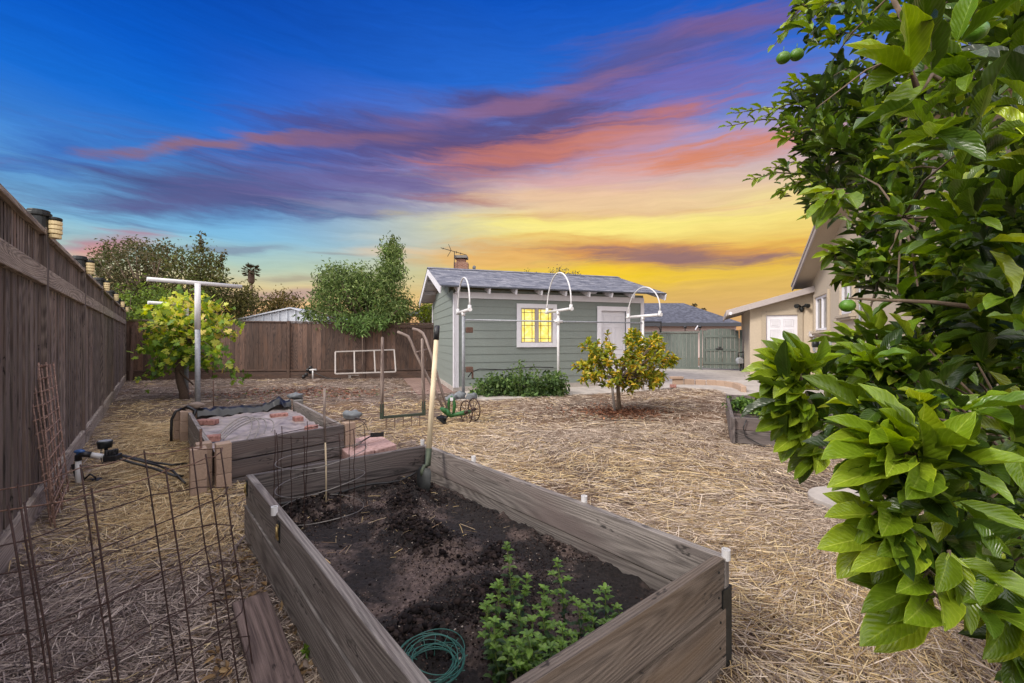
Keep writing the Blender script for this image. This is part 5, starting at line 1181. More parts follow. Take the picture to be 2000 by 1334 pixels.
for s in (0, .32, .66, 1): b = MB(); b.beam(lerp(D_, A_, 0)+(C_-D_)*s, A_+(B_-A_)*s, .03, .04, (1, 0, 0)); b.build('stile', M['palegrey'], t, .003)
b = MB(); p0, p1 = G(680, 739), G(746, 738)
for z in (.10,): 
    for o in (0, .12, .24): b.beam(p0+Vector((0, o, z)), p1+Vector((0, o, z)), .09, .02)
for s in (.06, .5, .94): b.beam(lerp(p0, p1, s)+Vector((0, -.04, .045)), lerp(p0, p1, s)+Vector((0, .3, .045)), .08, .08)
tag(b.build('wooden_pallet', M['bed']), 'low grey slatted pallet under the empty screen frame', 'pallet')
t = thing('irrigation_valve', G(605, 741), 'black and white irrigation valve cluster at the foot of the back fence', 'irrigation valve')
b = MB(); p = G(600, 741)
for k in range(5): b.blob(p+Vector((random.uniform(-.1, .1), random.uniform(-.05, .1), .08+.07*k)), .06, k, .3, 8, 6)
b.build('valve_body', M['black'], t)
b = MB(); q_ = G(611, 741); b.cyl(q_, q_+Vector((0, 0, .32)), .025, 8); b.cyl(q_+Vector((-.1, 0, .3)), q_+Vector((.12, 0, .3)), .03, 8); b.build('white_pipe', M['white_pipe'], t)
b = MB(); b.tube([q_+Vector((.05, 0, .22)), q_+Vector((.25, 0, .12)), q_+Vector((.5, -.05, .03)), q_+Vector((.9, -.05, .02))], .014, 6); b.build('hose', M['black'], t)
sl_ = ['round grey stone left of the galvanised post at the shed corner', 'pale grey stone against the galvanised post', 'low grey stone between the brick path and the wheels', 'dark grey stone right of the galvanised post']
for k, (px, py, r_) in enumerate(((883, 781, .10), (898, 779, .13), (874, 785, .08), (921, 781, .12))):
    b = MB(); b.blob(G(px, py)+Vector((0, 0, r_*.5)), (r_, r_*.8, r_*.75), px%5, .5, 12, 9); tag(b.build('stone', M['stoneblue']), sl_[k], 'stone', 'stones at the shed corner post')
# ------------------------------------------------------------------ vegetation
def axes(name): pass
def mid(a, b_): return (a+b_)/2
GREENS = [(66, 86, 40), (84, 104, 48), (52, 70, 34), (104, 122, 62)]
def px3(q2, Y): return np.stack([(q2[:, 0]-CX)/F*Y, Y, H+(HY-q2[:, 1])/F*Y], 1)
def crown(t, poly, Yc, dY, nc, nper, sig, L, cols, mat='leaf_far', T=T_LO, wd=.5, jit=.2, nm='crown', droop=-.1, w=None, limb=None, base=None, bark='bark', nl=26, lr=.03):
    q2 = samp(poly, nc); Y = Yc+rng.normal(0, dY/2, nc).clip(-dY, dY); c3 = px3(q2, Y)
    P_ = np.repeat(c3, nper, 0)+rng.normal(0, sig, (nc*nper, 3)); P_[:, 2] = np.maximum(P_[:, 2], .05); n = len(P_)
    D = rdir(n, droop); Nn = rdir(n, .8); ll = L*rng.uniform(.6, 1.3, n)
    C = pick(cols, n, jit, w)*np.repeat(rng.uniform(.7, 1.25, (nc, 1)), nper, 0)
    o = place(nm, T, P_, D, Nn, ll, ll*wd, np.clip(C, .002, 1), M[mat], t)
    if base is not None:
        b = MB(); base = Vector(base); top = Vector(c3.mean(0)); mid_ = lerp(base, top, .45)
        b.tube([base-Vector((0, 0, .1)), lerp(base, mid_, .5)+Vector((.03, 0, 0)), mid_], [lr*2.6, lr*2.2, lr*1.9], 10)
        b.build('trunk', M[bark], t)
        b = MB(); k_ = rng.choice(nc, min(nl, nc), replace=False)
        for k in k_:
            e = Vector(c3[k]); a = lerp(base, mid_, random.uniform(.7, 1.0)); m1 = lerp(a, e, .5)+Vector((random.uniform(-.2, .2), random.uniform(-.2, .2), .15))*(e-a).length*.25
            b.tube([a, m1, e], [lr*random.uniform(.7, 1.1), lr*.55, lr*.18], 5)
        b.build('limbs', M[bark], t)
    return c3
# trees beyond the back fence
t = thing('broadleaf_tree', (-13.6, 16.5, 0), 'large open crowned tree with brownish leaves beyond the back fence corner', 'tree', 'trees beyond the fences')
top_poly = [(172, 560), (180, 500), (205, 478), (255, 472), (290, 485), (325, 480), (335, 505), (330, 560), (300, 600), (230, 590), (190, 585)]
c3 = crown(t, top_poly, 16.5, 1.6, 170, 42, .17, .125, [(88, 84, 58), (76, 78, 46), (66, 76, 40), (110, 102, 74)], base=(-13.6, 16.5, 0), lr=.07, nl=50)
t = thing('broadleaf_tree', (-12.2, 15.8, 0), 'upright dark green tree with a tall leading twig beside the open crowned tree', 'tree', 'trees beyond the fences')
crown(t, [(320, 600), (335, 510), (365, 485), (385, 495), (388, 465), (396, 465), (400, 495), (430, 510), (440, 560), (430, 610), (380, 620)], 15.8, 1.2, 150, 34, .17, .12, [(84, 80, 48), (72, 82, 40), (96, 100, 52)], base=(-12.2, 15.8, 0), lr=.06)
b = MB(); b.tube([at(392, 490, 15.8), at(393, 456, 15.8)], [.02, .008], 5); b.build('twig', M['bark'], t)
b = MB(); b.tube([at(425, 520, 15.8), at(440, 487, 15.8)], [.015, .006], 5); b.build('twig', M['bark'], t)
q_ = np.concatenate([px3(np.stack([rng.normal(393, 2.2, 60), rng.uniform(455, 492, 60)], 1), np.full(60, 15.8)), px3(np.stack([rng.uniform(424, 444, 50), 0*np.zeros(50)], 1), np.full(50, 15.8))])
xx = rng.uniform(0, 1, 50); q_[60:] = px3(np.stack([424+18*xx, 520-32*xx+rng.normal(0, 3, 50)], 1), np.full(50, 15.8))
place('leading_leaves', T_LO, q_, rdir(110), rdir(110, 1), np.full(110, .13), np.full(110, .07), pick([(84, 80, 48)], 110), M['leaf_far'], t)
for (poly, Y, lab, cols, n_) in (
  ([(215, 610), (235, 565), (290, 560), (340, 575), (350, 640), (250, 645)], 15.0, 'bright green bush behind the fence corner, under the large tree', [(98, 120, 50), (116, 138, 58), (78, 98, 44)], 130),
  ([(430, 600), (450, 568), (480, 562), (500, 575), (512, 600), (480, 625), (430, 630)], 17.0, 'low olive shrub beyond the fence between tree and palm', [(96, 92, 50), (110, 108, 58), (74, 74, 40)], 110),
  ([(505, 606), (530, 585), (560, 572), (580, 578), (595, 600), (560, 606), (520, 615)], 18.5, 'small twiggy shrub rising behind the metal shed roof', [(96, 84, 44), (112, 98, 50), (80, 76, 40)], 60),
  ([(740, 600), (760, 590), (800, 590), (815, 606), (805, 632), (750, 632)], 15.5, 'loose green bush beside the dark eave behind the shed', [(110, 116, 52), (130, 130, 60), (84, 96, 46)], 70),
  ([(826, 590), (842, 585), (846, 632), (822, 632)], 16.0, 'narrow yellow green shrub squeezed beside the shed wall', [(136, 150, 50), (110, 128, 44)], 26)):
    c = Vector(((poly[0][0]+poly[2][0])/2, 0, 0)); p = at(c.x, 660, Y); p.z = 0
    t = thing('garden_shrub', p, lab, 'shrub', 'shrubs beyond the fences')
    crown(t, poly, Y, .9, n_, 24, .17, .12, cols, nm='foliage', base=p, lr=.03, nl=14)
t = thing('garden_tree', (-4.7, 15.4, 0), 'leafy green tree with a tall pointed spire leaning over the back fence', 'tree', 'trees beyond the fences')
crown(t, [(600, 622), (612, 590), (630, 560), (634, 528), (650, 518), (668, 532), (690, 514), (706, 526), (722, 540), (742, 520), (760, 470), (772, 475), (782, 520), (790, 570), (800, 610), (790, 632), (740, 635), (715, 630), (640, 622)], 15.2, 1.8, 330, 44, .17, .14, [(84, 104, 52), (104, 126, 66), (66, 84, 42), (132, 148, 92)], base=(-4.7, 15.4, 0), lr=.07, wd=.3, droop=-.6, nl=46)
q2 = samp([(757, 500), (764, 462), (768, 462), (778, 500), (780, 520), (750, 520)], 420); P_ = px3(q2, np.full(420, 15.2)+rng.normal(0, .2, 420))
place('spire_leaves', T_LO, P_, rdir(420), rdir(420, 1), np.full(420, .14), np.full(420, .05), pick([(84, 96, 50), (104, 118, 62)], 420), M['leaf_far'], t)
q2 = samp([(655, 622), (760, 620), (758, 634), (715, 640), (712, 650), (690, 648), (660, 634)], 60); c3 = px3(q2, rng.uniform(13.2, 14.2, 60)); P_ = np.repeat(c3, 16, 0)+rng.normal(0, .10, (960, 3)); 
place('drooping_leaves', T_LO, P_, rdir(960, -.9), rdir(960, .5), np.full(960, .16), np.full(960, .05), pick([(96, 124, 66), (118, 144, 84), (80, 104, 54)], 960), M['leaf_far'], t)
def palm(px, py, rpx, Y, ybase, lab, n=34):
    c = at(px, py, Y); R = rpx/F*Y; t = thing('palm_tree', (c.x, Y, 0), lab, 'palm', 'distant fan palms')
    b = MB(); b.tube([Vector((c.x+.1, Y, 0)), Vector((c.x+.05, Y, c.z*.5)), c], [R*.22, R*.14, R*.12], 8); b.build('trunk', M['bark'], t)
    b = MB(); b.tube([c-Vector((0, 0, R*1.5)), c-Vector((0, 0, R*1.2)), c-Vector((0, 0, R*.3)), c], [R*.2, R*.36, R*.34, R*.2], 9); b.build('skirt', M['bark_dark'], t)
    Ps, Ds, Ns = [], [], []
    for k in range(n):
        a = random.uniform(0, 6.28); e = random.uniform(-.75, 1.2); d = Vector((math.cos(a)*math.cos(e), math.sin(a)*math.cos(e), math.sin(e)))
        m_ = c+d*R*.55
        for j in range(9):
            s = (j-4)/4; side = d.cross(Vector((0, 0, 1))).normalized(); dd = (d+side*s*.9).normalized(); Ps.append(m_); Ds.append(dd+Vector((0, 0, -.25))); Ns.append(d.cross(side))
        Ps.append(c); Ds.append(d); Ns.append(Vector((0, 0, 1)))
    n_ = len(Ps); ll = np.array([R*.5]*n_); ll[9::10] = R*.6
    ww = np.array([R*.09]*n_); ww[9::10] = R*.03
    place('crown', T_LO, np.array([tuple(v) for v in Ps]), np.array([tuple(v) for v in Ds]), np.array([tuple(v) for v in Ns]), ll, ww, pick([(70, 66, 46), (84, 76, 50)], n_), M['leaf_far'], t)
palm(491, 529, 17, 60, 600, 'tall fan palm standing alone beyond the metal shed roof')
palm(1356, 598, 6.5, 90, 630, 'small distant palm above the dark hipped roof, farther from the house'); palm(1374, 607, 6.5, 90, 630, 'small distant palm above the dark hipped roof, nearer the house')
p = at(1391, 640, 60); b = MB(); b.cyl(Vector((p.x, 60, 0)), at(1391, 611, 60), .12, 8); b.beam(at(1389, 613, 60), at(1393, 613, 60), .3, .2); tag(b.build('utility_pole', M['bark_dark']), 'short distant utility pole above the dark hipped roof', 'pole')
t = thing('bare_tree', (2.6, 25, 0), 'sparse twiggy treetop showing over the shed ridge behind the middle arch', 'tree', 'trees beyond the fences')
b = MB(); base = Vector((at(1096, 560, 25).x, 25, 0)); top = at(1096, 552, 25); b.tube([base, top], [.12, .05], 8); b.build('trunk', M['bark'], t)
b = MB(); tips = []
for k in range(26):
    e = at(1096+random.uniform(-34, 34), 528+random.uniform(-2, 14), 25+random.uniform(-.8, .8)); b.tube([top, lerp(top, e, .5)+Vector((0, 0, random.uniform(.0, .3))), e], [.02, .015, .007], 4); tips.append(tuple(e))
b.build('limbs', M['bark'], t)
P_ = np.repeat(np.array(tips), 7, 0)+rng.normal(0, .12, (26*7, 3)); place('crown', T_LO, P_, rdir(182), rdir(182, 1), np.full(182, .12), np.full(182, .06), pick([(78, 76, 66), (92, 96, 92)], 182), M['leaf_far'], t)
t = thing('treetop', (at(985, 0, 30).x, 30, 0), 'small dark treetop just breaking the shed ridge line', 'tree', 'trees beyond the fences')
crown(t, [(1008, 545), (1015, 536), (1030, 533), (1042, 538), (1048, 548)], 30, .6, 30, 16, .12, .12, [(70, 74, 50)], base=(at(1025, 0, 30).x, 30, 0), lr=.05, nl=6)

# grape vine
t = thing('grape_vine', G(361, 779), 'yellow green grape vine on a gnarled trunk behind the T shaped post', 'grape vine')
p = G(361, 779); b = MB(); b.tube([p-Vector((0, 0, .1)), at(359, 765, 9.12), at(352, 745, 9.1), at(350, 722, 9.15), at(354, 700, 9.2), at(358, 670, 9.2)], [.10, .085, .075, .08, .07, .04], 12)
b.tube([at(350, 725, 9.1), at(366, 740, 9.1), at(378, 752, 9.1)], [.03, .02, .014], 7); b.build('trunk', M['bark_dark'], t)
b = MB(); vt = []
for (x, y) in ((285, 640), (300, 610), (330, 590), (360, 575), (400, 580), (440, 600), (455, 625), (450, 640), (420, 660), (430, 690), (466, 735), (445, 715), (410, 720), (300, 690), (272, 690), (290, 740), (310, 700), (330, 650), (380, 640), (280, 665), (400, 610), (350, 610), (370, 700), (330, 700), (320, 725), (300, 735), (455, 650)):
    e = at(x, y, 9.15+random.uniform(-.6, .6)); a = at(356, 690-random.uniform(0, 30), 9.2); m_ = lerp(a, e, .5)+Vector((0, 0, random.uniform(.0, .35))); pts = [a, lerp(a, m_, .5)+Vector((0, 0, .05)), m_, lerp(m_, e, .6)+Vector((0, 0, .06)), e]
    b.tube(pts, [.016, .013, .01, .007, .004], 5)
    for s in np.linspace(.35, 1.02, 9): k = min(3, int(s*4)); vt.append(tuple(lerp(pts[k], pts[k+1], min(1, s*4-k))))
b.build('canes', M['bark'], t)
P_ = np.repeat(np.array(vt), 5, 0)+rng.normal(0, .09, (len(vt)*5, 3))
q2 = samp([(285, 630), (320, 590), (370, 575), (430, 590), (450, 625), (440, 660), (420, 710), (380, 722), (320, 715), (300, 680)], 430); P_ = np.vstack([P_, px3(q2, 9.15+rng.normal(0, .38, 430))]); n = len(P_)
Dv = rdir(n, -.5); Nv = rdir(n, .5); Nv[:, 1] -= .55; Nv = norm(Nv); ll = rng.uniform(.06, .125, n)
hi_ = np.clip((P_[:, 2]-.9)/1.2, 0, 1); Cg = pick([(128, 156, 44), (104, 136, 46), (84, 116, 48)], n, .15); Cy = pick([(178, 190, 60), (196, 200, 84), (206, 188, 96), (150, 170, 50)], n, .12); m_ = (rng.uniform(0, 1, n) < .15+.75*hi_)[:, None]
place('foliage', T_VINE, P_, Dv, Nv, ll, ll*.95, np.where(m_, Cy, Cg), M['leaf'], t)

# lemon tree
t = thing('lemon_tree', G(1208, 804), 'small yellowing lemon tree staked in bark mulch in front of the shed', 'lemon tree')
p = G(1210, 803); b = MB(); b.tube([p-Vector((0, 0, .05)), at(1208, 780, 7.52), at(1207, 752, 7.5), at(1212, 730, 7.5)], [.05, .035, .032, .02], 10); b.build('trunk', M['bark'], t)
lem = [(1112, 712), (1130, 705), (1135, 672), (1150, 660), (1180, 665), (1178, 648), (1185, 645), (1200, 690), (1225, 680), (1222, 660), (1235, 642), (1250, 645), (1262, 660), (1278, 645), (1290, 648), (1300, 680), (1326, 698), (1318, 710), (1290, 720), (1300, 735), (1285, 758), (1258, 750), (1230, 765), (1205, 745), (1180, 760), (1160, 740), (1135, 745), (1140, 722)]
q2 = samp(lem, 330); Y = 7.5+rng.normal(0, .42, 330).clip(-.85, .85); tips = px3(q2, Y)
b = MB(); hubp = Vector(at(1210, 738, 7.5))
for k in range(70):
    e = Vector(tips[k]); b.tube([hubp, lerp(hubp, e, .4)+Vector((0, 0, -.03)), lerp(hubp, e, .75), e], [.016, .011, .007, .003], 5)
b.build('limbs', M['bark'], t)
def rosettes(tips, outc, per, L, up=.5, spread=.6):
    n = len(tips); o = norm(tips-np.array(outc)+np.array([0, 0, up])*.5); Ps = np.repeat(tips, per, 0); A = np.repeat(o, per, 0)
    s = rng.uniform(-1, 0, (n*per, 1)); Ps = Ps+A*s*L*1.3; D = norm(A*rng.uniform(.2, 1.1, (n*per, 1))+rdir(n*per)*spread); Nn = norm(A*.4+np.array([0, 0, .9])+rdir(n*per)*.45); return Ps, D, Nn
Ps, D, Nn = rosettes(tips, (1.88, 7.5, .5), 13, .085, .7, .85); n = len(Ps); ll = rng.uniform(.05, .11, n)
place('foliage', T_MID, Ps, D, Nn, ll, ll*.45, pick([(142, 150, 40), (166, 158, 44), (112, 128, 40), (206, 172, 60), (84, 104, 36), (214, 190, 100)], n, .15, [.28, .2, .24, .12, .12, .04]), M['leaf'], t)
b = MB(); b.cyl(G(1202, 806)-Vector((0, 0, .05)), at(1193, 735, 7.42), .022, 8); tag(b.build('tree_stake', M['bed']), 'weathered wooden stake beside the trunk of the small lemon tree', 'stake')
# bush at the shed wall
t = thing('leafy_bush', G(1015, 778), 'low spreading dark green bush growing against the shed wall', 'bush')
c3 = crown(t, [(922, 778), (930, 752), (955, 738), (985, 742), (1000, 728), (1020, 738), (1060, 735), (1085, 728), (1098, 745), (1102, 770), (1090, 782), (1000, 786), (940, 787)], 9.75, .45, 260, 16, .07, .095, [(70, 96, 50), (90, 118, 62), (56, 78, 42), (112, 136, 78)], mat='leaf', T=T_MID, wd=.5, nm='foliage', droop=-.2)
b = MB(); P_ = []
for (x, y) in ((1012, 706), (1020, 712), (1040, 715), (960, 728), (1050, 722), (1092, 722), (1000, 716), (975, 735), (1106, 735)):
    e = at(x, y, 9.8+random.uniform(-.3, .3)); a = G(x+random.uniform(-14, 14), 775); b.tube([a, lerp(a, e, .5)+Vector((random.uniform(-.1, .1), 0, .05)), e], [.008, .006, .003], 5)
    for s in np.linspace(.4, 1, 9): P_.append(tuple(lerp(a, e, s)))
b.build('stems', M['twig'], t); P_ = np.repeat(np.array(P_), 3, 0)+rng.normal(0, .03, (len(P_)*3, 3)); n = len(P_); place('shoot_leaves', T_MID, P_, rdir(n, .2), rdir(n, 1), rng.uniform(.05, .1, n), rng.uniform(.025, .045, n), pick([(84, 110, 56), (104, 130, 70)], n), M['leaf'], t)
# plants in the planter by the house
for k, (x, y, r_, lab) in enumerate(((1458, 797, .22, 'leafy green strawberry clump in the planter by the house'), (1497, 806, .2, 'lighter green clump further into the planter by the house'), (1560, 812, .2, 'green clump behind the citrus leaves in the planter'))):
    p = G(x, y+4, .18); t = thing('small_plant', p, lab, 'plant', 'small plants in the planter by the house'); n = 420
    P_ = np.array([p.x, p.y, p.z])+rng.normal(0, 1, (n, 3))*np.array([r_*.55, r_*.6, .0])+np.stack([0*np.zeros(n)]*2+[rng.uniform(.0, .16, n)], 1)
    place('foliage', T_MID, P_, rdir(n, .3), rdir(n, 1.2), rng.uniform(.04, .08, n), rng.uniform(.03, .05, n), pick([(80, 112, 48), (104, 134, 58), (64, 90, 40)], n), M['leaf'], t)
    b = MB()
    for j in range(10): e = p+Vector((random.uniform(-.1, .1), random.uniform(-.1, .1), .12)); b.tube([p, lerp(p, e, .5)+Vector((0, 0, .02)), e], .003, 4)
    b.build('stems', M['twig'], t)
# mint in the foreground bed
t = thing('mint_plant', G(1070, 1240, .17), 'leafy green mint clump growing in the soil of the large raised bed', 'plant')
b = MB(); Pm, Dm, Nm, Lm, Cm = [], [], [], [], []
stems = [(990, 1066, 1.62, 1), (1088, 1098, 1.66, 1), (1182, 1152, 1.62, .75), (952, 1182, 1.5, .8), (1062, 1152, 1.6, .9), (1130, 1185, 1.56, .85), (1205, 1188, 1.6, .7), (1012, 1190, 1.5, .8), (975, 1140, 1.56, .8), (1040, 1215, 1.45, .7), (1098, 1225, 1.44, .7), (1160, 1215, 1.52, .6), (1005, 1255, 1.38, .6), (1075, 1265, 1.36, .6), (1120, 1255, 1.42, .6), (1030, 1130, 1.66, .8), (1150, 1180, 1.66, .7), (965, 1215, 1.42, .7), (1060, 1205, 1.5, .8), (1185, 1220, 1.5, .6)]+[(random.randint(965, 1180), random.randint(1235, 1300), random.uniform(1.3, 1.5), .6) for _ in range(18)]
for (x, y, Y, sc) in stems:
    e = at(x, y, Y); a = Vector((e.x+random.uniform(-.03, .03), e.y+random.uniform(-.03, .03)-.02, .16)); c = lerp(a, e, .5)+Vector((random.uniform(-.02, .02), 0, 0))
    b.tube([a, c, e], [.0032, .0028, .0018], 6); h = (e-a).length; nn = max(4, int(h/.021)); pts = [a, c, e]
    for k in range(nn+1):
        s = .12+.88*k/nn; q_ = lerp(lerp(a, c, min(1, s*2)), lerp(c, e, max(0, s*2-1)), s) if 0 else (lerp(a, c, s*2) if s < .5 else lerp(c, e, s*2-1))
        sz = (.038 if s < .85 else .026)*random.uniform(.75, 1.15)*(.8 if s < .3 else 1)
        for j in range(2 if s < .92 else 5):
            an = k*1.57+j*(math.pi if s < .92 else 1.26)+random.uniform(-.3, .3); el_ = (.15 if s < .9 else .6)+random.uniform(-.35, .3)
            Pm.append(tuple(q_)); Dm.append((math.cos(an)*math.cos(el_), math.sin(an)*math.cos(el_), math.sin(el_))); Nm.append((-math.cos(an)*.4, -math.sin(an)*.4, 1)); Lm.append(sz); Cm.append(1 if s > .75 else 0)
        if .3 < s < .85 and random.random() < .7:      # side shoots
            an = random.uniform(0, 6.28); o = Vector((math.cos(an), math.sin(an), .6)).normalized()*random.uniform(.025, .05); b.tube([q_, q_+o], .0016, 5)
            for j in range(5): a2 = j*1.26; Pm.append(tuple(q_+o)); Dm.append((math.cos(a2), math.sin(a2), .5)); Nm.append((0, 0, 1)); Lm.append(.024); Cm.append(1)
b.build('stems', M['twig'], t); n = len(Pm); Cm = np.array(Cm)[:, None]; Lm = np.array(Lm)
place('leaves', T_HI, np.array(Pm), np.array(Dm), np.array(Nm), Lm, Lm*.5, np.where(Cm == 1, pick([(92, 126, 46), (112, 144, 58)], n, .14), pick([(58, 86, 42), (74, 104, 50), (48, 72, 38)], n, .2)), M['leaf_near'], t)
b = MB(); p = G(600, 1290, .0)
t = thing('weed_sprout', p, 'tiny green weed between the plank and the raised bed', 'weed'); n = 40; P_ = np.array(tuple(p))+rng.normal(0, .012, (n, 3))+np.array([0, 0, .03]); P_[:, 2] = abs(P_[:, 2])
place('leaves', T_MID, P_, rdir(n, .8), rdir(n, .3), rng.uniform(.02, .035, n), rng.uniform(.008, .014, n), pick([(96, 124, 40)], n), M['leaf'], t)

# ------------------------------------------------------------------ big citrus tree at the right
CT = (1.95, 1.55, 1.35)
t = thing('citrus_tree', (1.95, 1.55, 0), 'big citrus tree with glossy green leaves and hanging limes filling one side', 'citrus tree')
regs = [ # polygon, Y range, clusters, leaves per cluster, leaf length, spread
 ([(1760, -40), (2120, -40), (2120, 1400), (2010, 1360), (1960, 1250), (1880, 1130), (1800, 1040), (1760, 900), (1740, 760), (1780, 640), (1800, 560), (1780, 470), (1740, 420), (1730, 300), (1780, 150)], (1.0, 2.3), 420, 13, .09),
 ([(1545, -30), (1800, -30), (1790, 60), (1700, 90), (1660, 60), (1620, 55), (1570, 75), (1548, 50)], (1.5, 2.2), 34, 10, .085),
 ([(1640, 120), (1780, 120), (1790, 400), (1700, 420), (1660, 400), (1640, 380), (1600, 410), (1570, 400), (1545, 375), (1555, 330), (1600, 300), (1580, 270), (1545, 250), (1535, 215), (1560, 175), (1600, 165)], (1.45, 2.3), 165, 11, .085),
 ([(1500, 250), (1560, 190), (1600, 150), (1640, 150), (1640, 380), (1560, 370), (1520, 365), (1530, 320), (1560, 290)], (1.7, 2.3), 42, 9, .075),
 ([(1620, 500), (1660, 470), (1780, 440), (1800, 560), (1720, 575), (1680, 555), (1640, 525)], (1.2, 1.7), 26, 9, .085),
 ([(1660, 420), (1760, 410), (1780, 470), (1700, 470), (1670, 450)], (1.3, 1.8), 12, 9, .08),
 ([(1650, 640), (1700, 690), (1760, 700), (1800, 640), (1800, 900), (1740, 880), (1640, 840), (1560, 790), (1540, 740), (1600, 700)], (.95, 1.3), 34, 9, .095),
 ([(1500, 715), (1560, 700), (1620, 720), (1620, 860), (1580, 900), (1540, 880), (1520, 800)], (.9, 1.05), 9, 9, .095),
 ([(1620, 860), (1720, 760), (1900, 760), (1990, 860), (1970, 1060), (1850, 1020), (1760, 980), (1700, 940)], (.66, .9), 24, 9, .105),
 ([(1660, 1000), (1740, 980), (1850, 1040), (1930, 1130), (1870, 1180), (1780, 1140), (1720, 1080)], (.64, .82), 9, 8, .095),
 ([(1880, 1130), (1990, 1150), (2010, 1334), (1950, 1300)], (.6, .8), 7, 7, .095),
 ([(1745, 560), (1800, 540), (1920, 560), (1930, 700), (1800, 720), (1760, 660)], (1.0, 1.6), 34, 11, .09),
 ([(1740, 60), (1850, 0), (2000, -20), (2040, 200), (1900, 230), (1780, 190)], (.62, .85), 12, 7, .115),
 ([(1830, 300), (2050, 260), (2080, 760), (1900, 740), (1850, 560)], (.75, 1.1), 38, 9, .10)]
allt, Pn, Dn, Nn_, Ln, Cn = [], [], [], [], [], []
CC = [(78, 106, 26), (58, 82, 22), (104, 132, 32), (150, 168, 50), (36, 54, 18)]
for (poly, (ya, yb), nc, per, L) in regs:
    q2 = samp(poly, nc); Y = rng.uniform(ya, yb, nc); tp_ = px3(q2, Y); allt.append(tp_)
    Ps, D, Nn = rosettes(tp_, CT, per, L, .75, .7); n = len(Ps); Ps += D*.01
    s_ = Ps[:, 2].copy(); Pn.append(Ps); Dn.append(D); Nn_.append(Nn); Ln.append(.88*L*rng.uniform(.5, 1.25, n)*(1-.25*(rng.random(n) < .25)))
    cl = pick(CC, n, .14, [.3, .26, .2, .07, .17])*np.repeat(rng.uniform(.6, 1.3, (nc, 1)), per, 0); Cn.append(cl)
# hand placed sprays at the outline: (end px, end py, start px, start py, depth, leaf length, leaf count)
sprays = [(1404, 248, 1560, 235, 2.15, .055, 15), (1418, 222, 1560, 215, 2.15, .06, 14), (1450, 352, 1570, 340, 2.05, .058, 14), (1478, 232, 1570, 200, 2.1, .06, 12), (1512, 185, 1590, 180, 2.0, .07, 10), (1525, 160, 1600, 170, 2.0, .07, 9), (1510, 270, 1590, 270, 2.0, .07, 11), (1508, 385, 1590, 350, 2.0, .06, 14), (1490, 330, 1590, 320, 2.1, .06, 10),
 (1500, 100, 1560, 40, 1.9, .055, 6), (1525, 80, 1560, 20, 1.9, .065, 9), (1588, 78, 1680, 70, 1.7, .08, 8), (1570, 20, 1640, 10, 1.7, .085, 8), (1570, 425, 1650, 370, 1.3, .1, 6), (1600, 435, 1660, 380, 1.3, .1, 5),
 (1590, 500, 1680, 490, 1.45, .075, 12), (1630, 520, 1690, 505, 1.4, .075, 10), (1635, 545, 1700, 520, 1.4, .07, 9),
 (1462, 728, 1560, 745, .95, .095, 9), (1492, 684, 1560, 745, .95, .10, 8), (1530, 690, 1565, 745, .92, .095, 6), (1572, 672, 1580, 745, .92, .10, 6), (1478, 775, 1560, 770, .95, .095, 8), (1476, 838, 1560, 815, .95, .09, 7), (1512, 880, 1570, 840, .95, .085, 7), (1548, 935, 1610, 880, .95, .08, 7), (1528, 850, 1590, 810, .95, .09, 7), (1490, 812, 1560, 790, .95, .09, 6),
 (1625, 880, 1760, 900, .70, .12, 5), (1640, 935, 1790, 900, .70, .13, 5), (1742, 800, 1790, 900, .68, .12, 5), (1810, 850, 1800, 940, .68, .12, 5), (1600, 1065, 1760, 1040, .70, .11, 6), (1610, 1000, 1760, 1010, .7, .10, 5), (1672, 1108, 1790, 1060, .68, .10, 5), (1690, 1245, 1840, 1170, .68, .13, 4), (1700, 1180, 1830, 1130, .68, .11, 5), (1885, 1180, 1850, 1090, .66, .10, 4), (1930, 1290, 1990, 1180, .66, .11, 6),
 (1655, 250, 1840, 160, .66, .17, 1), (1690, 90, 1790, 170, .62, .1, 4), (1640, 640, 1690, 700, 1.2, .08, 8), (1690, 600, 1720, 700, 1.15, .085, 7), (1650, 700, 1720, 740, 1.0, .09, 7)]
b = MB(); lb2 = MB()
for (x0, y0, x1, y1, Y, L, k) in sprays:
    e, a = at(x0, y0, Y), at(x1, y1, Y+.04); e = lerp(a, e, max(.2, 1-L*F/Y/max(30, math.hypot(x1-x0, y1-y0))*.75)); m_ = lerp(a, e, .5)+Vector((0, 0, .02)); b.tube([a, m_, e], [.0045, .003, .0016], 6); allt.append(np.array([tuple(a)]))
    ax_ = (e-a).normalized()
    for j in range(k):
        s = 1-(j/(k+.0))*.95 if k > 1 else 0; q_ = lerp(a, m_, s*2) if s < .5 else lerp(m_, e, s*2-1)
        side = ax_.cross(Vector((0, 0, 1))).normalized()*math.cos(j*2.4)+Vector((0, 0, 1))*math.sin(j*2.4)
        D = (ax_*(1.1 if s > .9 else .75)+side*random.uniform(.35, .85)*(0 if j == 0 else 1)).normalized()
        Pn.append(np.array([tuple(q_)])); Dn.append(np.array([tuple(D)])); Nn_.append(np.array([(random.uniform(-.4, .4), random.uniform(-1.1, -.2), 1)])); Ln.append(np.array([L*random.uniform(.8, 1.15)])); Cn.append(pick([(112, 138, 28), (138, 160, 40), (90, 114, 26)], 1, .12))
Pn, Dn, Nn_, Ln, Cn = map(np.concatenate, (Pn, Dn, Nn_, Ln, Cn))
kp = (Pn[:, 1] > .5); Pn, Dn, Nn_, Ln, Cn = Pn[kp], Dn[kp], Nn_[kp], Ln[kp], Cn[kp]
place('foliage', T_HI, Pn, Dn, Nn_, Ln, Ln*rng.uniform(.30, .44, len(Ln)), Cn, M['leaf_near'], t)
allt = np.concatenate(allt)
